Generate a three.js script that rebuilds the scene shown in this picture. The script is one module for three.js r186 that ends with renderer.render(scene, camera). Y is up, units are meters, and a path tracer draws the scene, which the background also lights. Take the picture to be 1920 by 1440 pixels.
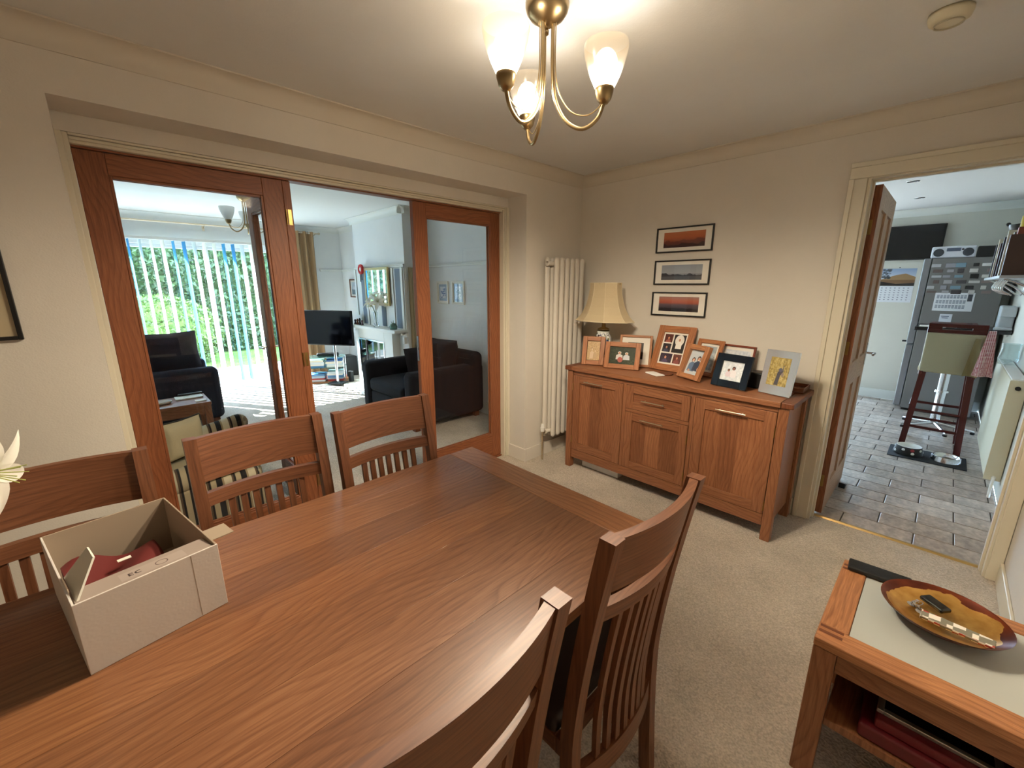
import * as THREE from 'three';
import { RoundedBoxGeometry } from 'three/addons/geometries/RoundedBoxGeometry.js';
import { mergeGeometries, toCreasedNormals } from 'three/addons/utils/BufferGeometryUtils.js';

// ---------------------------------------------------------------- camera, sky, sun, exposure
const scene = new THREE.Scene();
const camera = new THREE.PerspectiveCamera(2 * Math.atan(720 / 780) * 180 / Math.PI, 4 / 3, 0.02, 200);
camera.rotation.order = 'YXZ';
camera.position.set(0, 1.5, 0);
camera.rotation.set(-13.43 * Math.PI / 180, -44.1 * Math.PI / 180, 0);
const renderer = new THREE.WebGLRenderer({ antialias: true });
renderer.toneMapping = THREE.LinearToneMapping;
renderer.toneMappingExposure = 1.05;
renderer.shadowMap.enabled = true;
renderer.shadowMap.type = THREE.PCFSoftShadowMap;

const SUN_DIR = new THREE.Vector3(-0.6, 0.906, -1).normalize();      // towards the sun
scene.background = new THREE.Color().setRGB(0.52, 0.75, 1.0);         // bright hazy sky
scene.backgroundIntensity = 19;

const sun = new THREE.DirectionalLight(new THREE.Color(0.85, 0.95, 1.0), 50);
sun.name = 'sun';
sun.position.copy(SUN_DIR).multiplyScalar(20).add(new THREE.Vector3(1, 0, -7));
sun.target.position.set(1, 0, -7);
sun.castShadow = true;
sun.shadow.radius = 0.5;
sun.shadow.mapSize.set(2048, 2048);
sun.shadow.camera.left = -9; sun.shadow.camera.right = 9; sun.shadow.camera.top = 9; sun.shadow.camera.bottom = -9; sun.shadow.camera.far = 45;
scene.add(sun, sun.target);
const LAMP_COLOR = new THREE.Color(1.0, 0.955, 0.86);
const LAMP_POWER = 0.19, LAMP_DOWN = 5.4;

// ---------------------------------------------------------------- helpers
let _s = 12345;
const rnd = () => { _s = (_s * 1664525 + 1013904223) >>> 0; return _s / 4294967296; };
const rr = (a, b) => a + (b - a) * rnd();
const D2R = Math.PI / 180;
const taken = {};
const numbered = (n) => { const k = taken[n] = (taken[n] ?? -1) + 1; return k ? n + '_' + String(k).padStart(3, '0') : n; };
function thing(name, label, category, pos = [0, 0, 0], turn = 0, group) {
  const o = new THREE.Group(); o.name = numbered(name); o.position.set(...pos); o.rotation.y = turn;
  o.userData = { label, category }; if (group) o.userData.group = group;
  scene.add(o); return o;
}
function struct(name, label, category) { const o = thing(name, label, category); o.userData.kind = 'structure'; return o; }
function copyOf(root, pos, turn, label) {
  const r = root.clone(); r.userData = { ...root.userData, label }; r.name = numbered(root.name.replace(/_\d{3}$/, ''));
  r.position.set(...pos); r.rotation.y = turn; scene.add(r); return r;
}
// metric uv: u,v in metres; wood runs along the longest side of each piece
function metricUV(g, wood) {
  g.computeBoundingBox();
  const b = g.boundingBox, e = [b.max.x - b.min.x, b.max.y - b.min.y, b.max.z - b.min.z];
  const p = g.attributes.position, n = g.attributes.normal, uv = new Float32Array(p.count * 2);
  const L = wood ? e.indexOf(Math.max(...e)) : -1, ou = wood ? rr(0, 3) : 0, ov = wood ? rr(0, 3) : 0;
  for (let i = 0; i < p.count; i++) {
    const q = [p.getX(i), p.getY(i), p.getZ(i)], m = [Math.abs(n.getX(i)), Math.abs(n.getY(i)), Math.abs(n.getZ(i))];
    let a = m.indexOf(Math.max(...m)), u, v;
    if (wood) {
      const o = [0, 1, 2].filter((k) => k !== L);
      if (a === L) { u = q[o[0]] * 0.3; v = q[o[1]]; }
      else { const other = o.find((k) => k !== a); u = q[L]; v = q[other]; }
    } else if (a === 0) { u = q[2]; v = q[1]; } else if (a === 1) { u = q[0]; v = q[2]; } else { u = q[0]; v = q[1]; }
    uv[2 * i] = u + ou; uv[2 * i + 1] = v + ov;
  }
  g.setAttribute('uv', new THREE.BufferAttribute(uv, 2));
}
function prep(g, mat) {
  const keep = g.userData.keepUV;
  let q = g.index ? g.toNonIndexed() : g;
  for (const k of Object.keys(q.attributes)) if (!['position', 'normal', 'uv'].includes(k)) q.deleteAttribute(k);
  if (!q.attributes.normal) q.computeVertexNormals();
  if (!keep) metricUV(q, mat.userData.wood);
  return q;
}
function P(parent, name, geos, mat, label) {
  const list = (Array.isArray(geos) ? geos : [geos]).map((g) => prep(g, mat));
  const m = new THREE.Mesh(list.length > 1 ? mergeGeometries(list) : list[0], mat);
  m.name = name; m.castShadow = m.receiveShadow = true;
  if (label) m.userData.label = label;
  parent.add(m); return m;
}
function single(name, label, category, geos, mat, opt = {}) {
  const m = P(scene, numbered(name), geos, mat); m.userData = { label, category };
  if (opt.kind) m.userData.kind = opt.kind; if (opt.group) m.userData.group = opt.group; return m;
}
const bx = (x0, x1, y0, y1, z0, z1, r = 0.002) => {
  const w = x1 - x0, h = y1 - y0, d = z1 - z0; r = Math.min(r, w / 2.2, h / 2.2, d / 2.2);
  const g = r > 0.0004 ? new RoundedBoxGeometry(w, h, d, 1, r) : new THREE.BoxGeometry(w, h, d);
  return g.translate((x0 + x1) / 2, (y0 + y1) / 2, (z0 + z1) / 2);
};
const rbox = (x0, x1, y0, y1, z0, z1, r, s = 4) => new RoundedBoxGeometry(x1 - x0, y1 - y0, z1 - z0, s, r).translate((x0 + x1) / 2, (y0 + y1) / 2, (z0 + z1) / 2);
const cyl = (r0, r1, h, x, y, z, n = 20, axis = 'y') => {   // from y to y+h along axis
  const g = new THREE.CylinderGeometry(r1, r0, h, n);
  if (axis === 'x') g.rotateZ(-Math.PI / 2).translate(x + h / 2, y, z);
  else if (axis === 'z') g.rotateX(Math.PI / 2).translate(x, y, z + h / 2);
  else g.translate(x, y + h / 2, z);
  return g;
};
const bar = (a, b, r, n = 8, r2 = r) => {
  const A = new THREE.Vector3(...a), B = new THREE.Vector3(...b), d = B.clone().sub(A), g = new THREE.CylinderGeometry(r2, r, d.length(), n);
  g.translate(0, d.length() / 2, 0).applyQuaternion(new THREE.Quaternion().setFromUnitVectors(new THREE.Vector3(0, 1, 0), d.normalize()));
  return g.translate(...a);
};
const tube = (pts, r, seg = 32, n = 8) => new THREE.TubeGeometry(new THREE.CatmullRomCurve3(pts.map((p) => new THREE.Vector3(...p))), seg, r, n);
const lathe = (pts, n = 36) => new THREE.LatheGeometry(pts.map((p) => new THREE.Vector2(...p)), n);
const bend = (g, f) => { const p = g.attributes.position, v = new THREE.Vector3(); for (let i = 0; i < p.count; i++) { v.fromBufferAttribute(p, i); f(v); p.setXYZ(i, v.x, v.y, v.z); } g.computeVertexNormals(); return g; };
const extrude = (pts, depth, bevel = 0) => new THREE.ExtrudeGeometry(new THREE.Shape(pts.map((p) => new THREE.Vector2(...p))), { depth, bevelEnabled: bevel > 0, bevelSize: bevel, bevelThickness: bevel, bevelSegments: 2, curveSegments: 12 });
function pillow(w, h, t, n = 14) {
  const f = (s) => { const g = new THREE.PlaneGeometry(w, h, n, n); return bend(g, (v) => {
    const a = 2 * v.x / w, b = 2 * v.y / h, k = Math.pow(Math.max(0, (1 - a ** 4) * (1 - b ** 4)), 0.55);
    v.z = s * t / 2 * k; v.x *= 1 - 0.06 * (1 - Math.abs(b)) * Math.abs(a); v.y *= 1 - 0.06 * (1 - Math.abs(a)) * Math.abs(b); }); };
  const a = f(1), b = f(-1); const ix = b.index.array; for (let i = 0; i < ix.length; i += 3) { const q = ix[i]; ix[i] = ix[i + 1]; ix[i + 1] = q; } b.computeVertexNormals();
  return mergeGeometries([a.toNonIndexed(), b.toNonIndexed()]);
}
// periodic value noise
const H = (i, j, s) => { let h = (i * 374761393 + j * 668265263 + s * 974634777) | 0; h = Math.imul(h ^ (h >>> 13), 1274126177); return ((h ^ (h >>> 16)) >>> 0) / 4294967296; };
function vn(x, y, px, py, s) {
  const i = Math.floor(x), j = Math.floor(y), f = x - i, g = y - j, u = f * f * (3 - 2 * f), v = g * g * (3 - 2 * g), m = (a, n) => ((a % n) + n) % n;
  const a = H(m(i, px), m(j, py), s), b = H(m(i + 1, px), m(j, py), s), c = H(m(i, px), m(j + 1, py), s), d = H(m(i + 1, px), m(j + 1, py), s);
  return a + (b - a) * u + (c - a) * v + (a - b - c + d) * u * v;
}
const fbm = (x, y, px, py, s, o = 4) => { let t = 0, a = 0.5, k = 1, n = 0; for (let i = 0; i < o; i++) { t += a * vn(x * k, y * k, px * k, py * k, s + i); n += a; a *= 0.5; k *= 2; } return t / n; };
function dataTex(w, h, f, srgb, size) {
  const d = new Uint8Array(w * h * 4);
  for (let j = 0; j < h; j++) for (let i = 0; i < w; i++) { const c = f(i / w, j / h); const o = 4 * (j * w + i); if (typeof c === 'number') d[o] = d[o + 1] = d[o + 2] = Math.max(0, Math.min(255, c)); else for (let k = 0; k < 3; k++) d[o + k] = Math.max(0, Math.min(255, c[k])); d[o + 3] = 255; }
  const t = new THREE.DataTexture(d, w, h); t.wrapS = t.wrapT = THREE.RepeatWrapping; t.magFilter = THREE.LinearFilter; t.minFilter = THREE.LinearMipmapLinearFilter; t.generateMipmaps = true;
  if (srgb) t.colorSpace = THREE.SRGBColorSpace; if (size) t.repeat.set(1 / size[0], 1 / size[1]); t.needsUpdate = true; return t;
}
const mix3 = (a, b, t) => [a[0] + (b[0] - a[0]) * t, a[1] + (b[1] - a[1]) * t, a[2] + (b[2] - a[2]) * t];
function woodTex(seed, light, dark, rings = 9, warp = 2.2) {
  return dataTex(1024, 512, (u, v) => {
    const w = fbm(u * 3, v * 2, 3, 2, seed, 3) * warp + fbm(u * 6, v * 16, 6, 16, seed + 9, 2) * 0.25;
    let t = v * rings + w * 2; t -= Math.floor(t); const ring = t < 0.8 ? t / 0.8 : (1 - t) / 0.2;
    const st = vn(u * 22, v * 190, 22, 190, seed + 20) * 0.6 + vn(u * 60, v * 380, 60, 380, seed + 21) * 0.4;
    const blot = fbm(u * 4, v * 3, 4, 3, seed + 30, 3);
    const k = Math.min(1, Math.max(0, 0.20 + 0.34 * ring * ring * ring + 0.66 * (st - 0.45) + 0.36 * (blot - 0.45)));
    return mix3(light, dark, k);
  }, true, [1.5, 0.5]);
}
const canvasTex = (w, h, draw) => { const c = document.createElement('canvas'); c.width = w; c.height = h; draw(c.getContext('2d'), w, h); const t = new THREE.CanvasTexture(c); t.colorSpace = THREE.SRGBColorSpace; return t; };
const std = (color, roughness = 0.6, o = {}) => new THREE.MeshStandardMaterial({ color, roughness, ...o });
const phys = (color, roughness, o = {}) => new THREE.MeshPhysicalMaterial({ color, roughness, ...o });
// a flat print: plane of size w,h facing +z of its parent
function print(parent, name, w, h, tex, x, y, z, label, rough = 0.35) {
  const g = new THREE.PlaneGeometry(w, h).translate(x, y, z); g.userData.keepUV = true;
  return P(parent, name, g, std(0xffffff, rough, { map: tex }), label);
}

// ---------------------------------------------------------------- materials
const fineBump = dataTex(256, 256, (u, v) => 255 * (0.5 * vn(u * 128, v * 128, 128, 128, 5) + 0.5 * fbm(u * 16, v * 16, 16, 16, 8, 3)), false, [0.4, 0.4]);
const wallTone = (seed) => dataTex(256, 256, (u, v) => { const k = 0.965 + 0.05 * (fbm(u * 5, v * 5, 5, 5, seed, 4) - 0.5); return [255 * k, 255 * k, 255 * k]; }, true, [2.2, 2.2]);
const tone = wallTone(40);
const M = {};
M.wall = std(0xdfd7cb, 0.9, { map: tone, bumpMap: fineBump, bumpScale: 0.0006 });
M.ceiling = std(0xe2e0dc, 0.92, { map: tone, bumpMap: fineBump, bumpScale: 0.0004 });
M.cove = std(0xd2c9ba, 0.8);
M.trim = std(0xd6cdb8, 0.4);
M.livingWall = std(0xeef0ee, 0.9, { map: tone });
M.livingCeiling = std(0xe6e8e6, 0.92);
M.livingTrim = std(0xe4e6e0, 0.5);
M.kitchenWall = std(0xdcdace, 0.85, { map: tone });
M.kitchenCeiling = std(0xd6d4d2, 0.9);
const carpetTex = dataTex(512, 512, (u, v) => { const a = vn(u * 170, v * 170, 170, 170, 3), b = vn(u * 256, v * 256, 256, 256, 4), c = fbm(u * 6, v * 6, 6, 6, 6, 3); const k = 0.84 + 0.14 * a + 0.12 * b - 0.12 * c; return [206 * k, 192 * k, 174 * k]; }, true, [0.9, 0.9]);
const carpetBump = dataTex(512, 512, (u, v) => 255 * (0.6 * vn(u * 170, v * 170, 170, 170, 3) + 0.4 * vn(u * 256, v * 256, 256, 256, 4)), false, [0.9, 0.9]);
M.carpet = phys(0xffffff, 1, { map: carpetTex, bumpMap: carpetBump, bumpScale: 0.006, sheen: 0.3 });
const oakA = woodTex(11, [206, 152, 112], [132, 82, 52], 26, 5), oakB = woodTex(57, [208, 154, 114], [138, 88, 58], 22, 4);
const wood = (map, color, rough, o = {}) => { const m = phys(color, rough, { map, ...o }); m.userData.wood = true; return m; };
M.table = [0xbeb2a8, 0xb4a69a, 0xc4b6a6, 0xaa9c90].map((c, i) => wood(i % 2 ? oakB : oakA, c, 0.36, { clearcoat: 0.8, clearcoatRoughness: 0.17 }));
M.tableEnd = wood(oakB, 0xdccab4, 0.36, { clearcoat: 0.8, clearcoatRoughness: 0.17 });
M.chair = wood(oakA, 0x9c887a, 0.48, { clearcoat: 0.08, clearcoatRoughness: 0.3 });
M.chairEnd = wood(oakA, 0x9a7c68, 0.5);
M.oak = wood(oakB, 0xbeaca0, 0.45);
M.oakPanel = [0xc8b4a6, 0xb4a092, 0xbeaa9c, 0xac988a].map((c, i) => wood(i % 2 ? oakA : oakB, c, 0.45));
M.doorOak = wood(oakB, 0xb89882, 0.5);
M.paleOak = wood(oakA, 0xeaddca, 0.5);
M.frameOak = wood(oakB, 0xe2ccb2, 0.45);
M.kitchenDoor = wood(woodTex(91, [200, 168, 138], [152, 118, 92], 22, 4), 0xf4ece4, 0.5);
M.brass = std(0x9c7e4c, 0.3, { metalness: 1 });
M.bronze = std(0xa08a66, 0.32, { metalness: 1 });
M.chrome = std(0xd8d8da, 0.18, { metalness: 1 });
M.nickel = std(0xd6c8b0, 0.28, { metalness: 1 });
M.black = std(0x0c0b0b, 0.45);
M.blackGloss = phys(0x050506, 0.12);
M.white = std(0xe8e6e0, 0.5);
M.glass = phys(0xffffff, 0.0, { transmission: 1, thickness: 0, ior: 1.5 });
M.pictureGlass = phys(0xffffff, 0.0, { transmission: 1, thickness: 0, ior: 1.5 });
M.frosted = phys(0xe4ece8, 0.55, { transmission: 0.25, thickness: 0 });
M.paper = std(0xece6da, 0.8);

// ---------------------------------------------------------------- the setting
const ZA = -2.3475, XB = 3.11, ZR = 0.42, HC = 2.378, HL = 2.42, HK = 2.40, ZW = -7.45, XR = 3.1;
{
  const f = struct('floor', 'beige twist pile carpet laid through dining room and living room', 'floor');
  P(f, 'carpet', bx(-2.0, 3.2, -0.06, 0, ZW, 0.5, 0), M.carpet);
  const w = struct('wall_left', 'cream dining room wall with deep recess around the folding doors', 'wall');
  P(w, 'plaster', [bx(-2.0, -0.025, 0, 2.5, -2.7, ZA, 0), bx(2.43, 3.23, 0, 2.5, -2.7, ZA, 0), bx(-0.025, 2.43, 2.16, 2.5, -2.7, ZA, 0), bx(-0.025, 2.43, 2.092, 2.16, -2.7, -2.55, 0)], M.wall);
  const b = struct('wall_back', 'cream dining room wall behind the sideboard with kitchen doorway', 'wall');
  P(b, 'plaster', [bx(XB, 3.23, 0, 2.5, ZA + 0.0005, -0.42, 0), bx(XB, 3.23, 2.08, 2.5, -0.42, 0.375, 0), bx(XB, 3.23, 0, 2.5, 0.375, 0.52, 0)], M.wall);
  const r = struct('wall_right', 'cream dining room wall beside the low oak table', 'wall');
  P(r, 'plaster', bx(-1.4, XB, 0, 2.5, ZR, ZR + 0.1, 0), M.wall);
  const e = struct('wall_rear', 'cream end wall of the dining room facing the sideboard', 'wall');
  P(e, 'plaster', bx(-1.52, -1.4, 0, 2.5, ZA, ZR + 0.1, 0), M.wall);
  const c = struct('ceiling', 'cream painted dining room ceiling above the table', 'ceiling');
  P(c, 'plaster', bx(-1.4, XB, HC, 2.5, ZA, ZR, 0), M.ceiling);
  // coved cornice
  const prof = (s) => { const q = [[0, 0], [0, -s - 0.012], [0.006, -s - 0.012], [0.006, -s + 0.002]]; for (let i = 0; i <= 8; i++) { const a = i / 8 * Math.PI / 2; q.push([s - (s - 0.006) * Math.cos(a) * 1.0, -s + (s - 0.006) * Math.sin(a)]); } q.push([s + 0.01, -0.006], [s + 0.01, 0]); return q; };
  const coveA = (s, len) => extrude(prof(s), len);
  const t = struct('trim_1', 'coved plaster cornice running round the dining room ceiling', 'cornice');
  const cv = (g) => toCreasedNormals(g, 0.5);
  P(t, 'cove', cv(coveA(0.066, 4.51).rotateY(-Math.PI / 2).translate(XB, HC - 0.0005, ZA)), M.cove);
  P(t, 'cove', cv(coveA(0.066, 2.767).rotateY(Math.PI).translate(XB, HC - 0.0005, ZR)), M.cove);
  P(t, 'cove', cv(coveA(0.066, 4.51).rotateY(Math.PI / 2).translate(-1.4, HC - 0.0005, ZR)), M.cove);
  P(t, 'cove', cv(coveA(0.066, 2.767).translate(-1.4, HC - 0.0005, ZA)), M.cove);
  // skirting
  const k = struct('baseboard_left', 'cream skirting round the radiator corner and recess', 'skirting');
  P(k, 'board', [bx(2.432, XB - 0.001, 0.001, 0.115, ZA, ZA + 0.014), bx(-1.4, -0.026, 0.001, 0.115, ZA, ZA + 0.014), bx(2.416, 2.43, 0.001, 0.115, -2.545, ZA + 0.014)], M.wall);
  const k2 = struct('baseboard_back', 'cream skirting behind the sideboard', 'skirting');
  P(k2, 'board', bx(XB - 0.014, XB, 0.001, 0.115, ZA + 0.016, -0.505), M.trim);
  const k3 = struct('baseboard_right', 'white skirting on the wall beside the low oak table', 'skirting');
  P(k3, 'board', bx(-1.4, XB - 0.02, 0.001, 0.115, ZR - 0.014, ZR, 0.004), M.trim);
  // lining and architrave of the folding doors
  const d = struct('trim_2', 'cream stepped frame around the folding glazed oak doors', 'door frame');
  P(d, 'jamb', [bx(-0.034, 0.010, 0, 2.09, -2.69, -2.548), bx(-0.034, -0.006, 0, 2.09, -2.5475, -2.538, 0.004)], M.trim);
  P(d, 'jamb', [bx(2.376, 2.412, 0, 2.09, -2.69, -2.552), bx(2.39, 2.40, 0, 2.09, -2.552, -2.540, 0.003), bx(2.402, 2.43, 0, 2.09, -2.5515, -2.536, 0.004)], M.trim);
  P(d, 'head', [bx(0.010, 2.376, 2.054, 2.09, -2.69, -2.56), bx(0.010, 2.39, 2.066, 2.078, -2.56, -2.550, 0.003), bx(0.010, 2.40, 2.08, 2.09, -2.56, -2.544, 0.003)], M.trim);
  P(d, 'track', bx(0.012, 2.374, 2.046, 2.0535, -2.65, -2.585, 0.001), M.doorOak, 'dark oak track strip above the doors');
  P(d, 'sill', bx(0.012, 2.374, 0.0005, 0.010, -2.66, -2.58, 0.002), M.doorOak, 'oak floor strip under the folding doors');
  // kitchen doorway
  const a = struct('trim_3', 'cream architrave around the kitchen doorway', 'door frame');
  P(a, 'architrave', [bx(3.096, XB, 0, 2.066, -0.50, -0.418, 0.004), bx(3.088, 3.096, 0, 2.066, -0.50, -0.475, 0.003)], M.trim);
  P(a, 'architrave', [bx(3.096, XB, 2.066, 2.148, -0.50, 0.419, 0.004), bx(3.088, 3.096, 2.123, 2.148, -0.50, 0.418, 0.003)], M.trim);
  P(a, 'architrave', [bx(3.096, XB, 0, 2.066, 0.37, 0.4185, 0.004)], M.trim);
  P(a, 'lining', [bx(XB, 3.232, 0, 2.06, -0.42, -0.403, 0.001), bx(3.16, 3.19, 0, 2.055, -0.403, -0.392, 0.001)], M.trim);
  P(a, 'lining', [bx(XB, 3.232, 0, 2.06, 0.36, 0.375, 0.001), bx(3.16, 3.19, 0, 2.055, 0.349, 0.36, 0.001)], M.trim);
  P(a, 'lining', [bx(XB, 3.232, 2.06, 2.08, -0.42, 0.375, 0.001), bx(3.16, 3.19, 2.05, 2.06, -0.403, 0.36, 0.001)], M.trim);
  P(a, 'threshold', extrude([[0, 0], [0.03, 0], [0.022, 0.009], [0.008, 0.009]], 0.76).translate(3.188, 0.0005, -0.4), std(0xb89a64, 0.3, { metalness: 0.9 }), 'thin brass strip between carpet and tiles');

  // living room shell
  const lw = struct('wall_living_window', 'pale living room wall around the patio window', 'wall');
  P(lw, 'plaster', [bx(-2.0, -0.9, 0, 2.6, ZW - 0.2, ZW, 0), bx(2.3, 3.25, 0, 2.6, ZW - 0.2, ZW, 0), bx(-0.9, 2.3, 2.1, 2.6, ZW - 0.2, ZW, 0)], M.livingWall);
  const lr = struct('wall_living_right', 'pale living room wall behind the dark sofa with chimney breast', 'wall');
  P(lr, 'plaster', bx(XR, 3.23, 0, 2.6, ZW, -2.7, 0), M.livingWall);
  P(lr, 'chimney_breast', bx(2.78, XR, 0, HL, -6.2, -4.79, 0.004), M.livingWall);
  const ll = struct('wall_living_left', 'pale far left wall of the living room', 'wall');
  P(ll, 'plaster', bx(-2.15, -2.0, 0, 2.6, ZW, -2.3, 0), M.livingWall);
  const lc = struct('ceiling_living', 'white living room ceiling beyond the folding doors', 'ceiling');
  P(lc, 'plaster', bx(-2.0, XR, HL, 2.6, ZW, -2.7, 0), M.livingCeiling);
  const lt = struct('trim_4', 'white cornice and picture rail round the living room', 'cornice');
  const cw = (len) => coveA(0.07, len);
  P(lt, 'cove', cv(cw(5.1).rotateY(Math.PI * 2).rotateY(-Math.PI / 2).translate(XR, HL - 0.0005, ZW)), M.livingTrim);
  P(lt, 'cove', cv(cw(1.25).rotateY(Math.PI).translate(XR, HL - 0.0005, -6.2)), M.livingTrim);
  P(lt, 'cove', cv(cw(1.55).rotateY(Math.PI).translate(2.78, HL - 0.0005, -4.72)), M.livingTrim);
  P(lt, 'cove', cv(cw(0.39).rotateY(-Math.PI / 2).translate(XR, HL - 0.0005, -4.79)), M.livingTrim);
  P(lt, 'cove', cv(cw(2.09).rotateY(Math.PI).translate(XR, HL - 0.0005, -2.7)), M.livingTrim);
  const rail = (x0, x1, z0, z1) => P(lt, 'picture_rail', [bx(x0, x1, 1.715, 1.738, z0, z1, 0.004), bx(x0 - 0.004, x1, 1.738, 1.752, z0, z1, 0.004)], M.livingTrim);
  rail(3.078, XR - 0.0005, -4.785, -2.705); rail(2.758, 2.7795, -6.2, -4.79); rail(3.078, XR - 0.0005, ZW + 0.02, -6.205);
  P(lt, 'picture_rail', bx(2.72, 3.077, 1.715, 1.752, ZW + 0.001, ZW + 0.022, 0.004), M.livingTrim);
  const lk = struct('baseboard_living', 'white skirting in the living room', 'skirting');
  P(lk, 'board', [bx(3.082, XR, 0.001, 0.13, -4.785, -2.705), bx(3.082, XR, 0.001, 0.13, ZW, -6.205), bx(2.32, 3.08, 0.001, 0.13, ZW, ZW + 0.018)], M.livingTrim);

  // kitchen shell
  const kw = struct('wall_kitchen_far', 'pale cream kitchen wall carrying the television and calendar', 'wall');
  P(kw, 'plaster', [bx(7.4, 7.6, 0, 2.55, -0.95, 0.6, 0), bx(7.4, 7.6, 2.06, 2.55, -2.3, -0.95, 0), bx(7.4, 7.6, 0, 2.55, -2.75, -2.3, 0)], M.kitchenWall);
  const kr = struct('wall_kitchen_right', 'pale kitchen wall with radiator and bookshelf', 'wall');
  P(kr, 'plaster', bx(3.23, 7.4, 0, 2.55, 0.47, 0.6, 0), M.kitchenWall);
  const kl = struct('wall_kitchen_left', 'kitchen wall hidden behind the open door', 'wall');
  P(kl, 'plaster', [bx(3.23, 4.4, 0, 2.55, -2.75, -2.6, 0), bx(6.0, 7.4, 0, 2.55, -2.75, -2.6, 0), bx(4.4, 6.0, 1.7, 2.55, -2.75, -2.6, 0), bx(4.4, 6.0, 0, 1.0, -2.75, -2.6, 0)], M.kitchenWall);
  const kc = struct('ceiling_kitchen', 'white kitchen ceiling with recessed spotlights', 'ceiling');
  P(kc, 'plaster', bx(3.23, 7.4, HK, 2.55, -2.6, 0.47, 0), M.kitchenCeiling);
  const kt = struct('trim_5', 'white cornice along the far kitchen wall', 'cornice');
  P(kt, 'cove', cv(coveA(0.07, 3.07).rotateY(Math.PI).translate(7.4, HK - 0.0005, 0.47)), M.livingTrim);
  P(kt, 'skirting', bx(7.384, 7.3995, 0.001, 0.12, -0.94, 0.46, 0.004), M.livingTrim);
  // kitchen tiles, each its own piece
  const kf = struct('floor_kitchen', 'stone-look rectangular kitchen floor tiles in running bond', 'floor');
  P(kf, 'grout_bed', bx(3.2, 7.4, -0.06, -0.006, -2.6, 0.47, 0), std(0x5a5048, 0.9));
  const tileTex = dataTex(512, 512, (u, v) => { const a = fbm(u * 7, v * 22, 7, 22, 70, 5), b = fbm(u * 40, v * 60, 40, 60, 74, 2); const k = 0.80 + 0.28 * (a - 0.5) + 0.2 * (b - 0.5); return [226 * k, 211 * k, 198 * k]; }, true, [0.9, 0.9]);
  const tileBump = dataTex(512, 512, (u, v) => 255 * (0.55 * fbm(u * 9, v * 9, 9, 9, 81, 5) + 0.45 * fbm(u * 30, v * 30, 30, 30, 84, 3)), false, [0.9, 0.9]);
  const tileMats = [0xffffff, 0xf0ebe6, 0xe6e0dc].map((c) => std(c, 0.32, { map: tileTex, bumpMap: tileBump, bumpScale: 0.004 }));
  const pitch = 0.176, len = 0.345;
  let row = 0;
  for (let x = 3.213; x < 7.38; x += pitch, row++) {
    const off = (row % 2) * len / 2;
    for (let z = -0.95 + off - len; z < 0.46; z += len) {
      const z0 = Math.max(z, -0.98), z1 = Math.min(z + len, 0.466), x1 = Math.min(x + pitch, 7.395);
      if (z1 - z0 < 0.03) continue;
      const g = bx(x + 0.0035, x1 - 0.0035, -0.006, 0, z0 + 0.0035, z1 - 0.0035, 0.0025);
      const m = P(kf, 'tile', g, tileMats[(row * 7 + Math.round(z * 13) + 100) % 3]);
      const uv = m.geometry.attributes.uv, ou = rnd(), ov = rnd(); for (let i = 0; i < uv.count; i++) uv.setXY(i, uv.getX(i) + ou, uv.getY(i) + ov);
    }
  }
  P(kf, 'tile_field', bx(3.214, 7.395, -0.006, 0, -2.595, -0.985, 0.002), tileMats[0]);
}

// ---------------------------------------------------------------- doors
function leaf(n, label, x0, x1, zf, latch) {        // in its own frame: x along the leaf, face at z = zf, 40 mm thick
  const o = struct('door_' + n, label, 'door');
  const zb = zf - 0.04, st = 0.098;
  P(o, 'stile', bx(x0, x0 + st, 0.012, 2.044, zb, zf, 0.003), M.doorOak);
  P(o, 'stile', bx(x1 - st, x1, 0.012, 2.044, zb, zf, 0.003), M.doorOak);
  P(o, 'rail', bx(x0 + st, x1 - st, 1.955, 2.044, zb, zf, 0.003), M.doorOak);
  P(o, 'rail', bx(x0 + st, x1 - st, 0.012, 0.222, zb, zf, 0.003), M.doorOak);
  const q = 0.012, a = x0 + st, b = x1 - st;
  for (const z of [zf - 0.014, zb + 0.002]) P(o, 'glazing_bead', [bx(a, a + q, 0.222, 1.955, z, z + 0.012, 0.003), bx(b - q, b, 0.222, 1.955, z, z + 0.012, 0.003), bx(a + q, b - q, 0.222, 0.222 + q, z, z + 0.012, 0.003), bx(a + q, b - q, 1.955 - q, 1.955, z, z + 0.012, 0.003)], M.doorOak);
  P(o, 'pane', new THREE.PlaneGeometry(b - a, 1.733).translate((a + b) / 2, 1.0885, (zf + zb) / 2), M.glass);
  return o;
}
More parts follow.
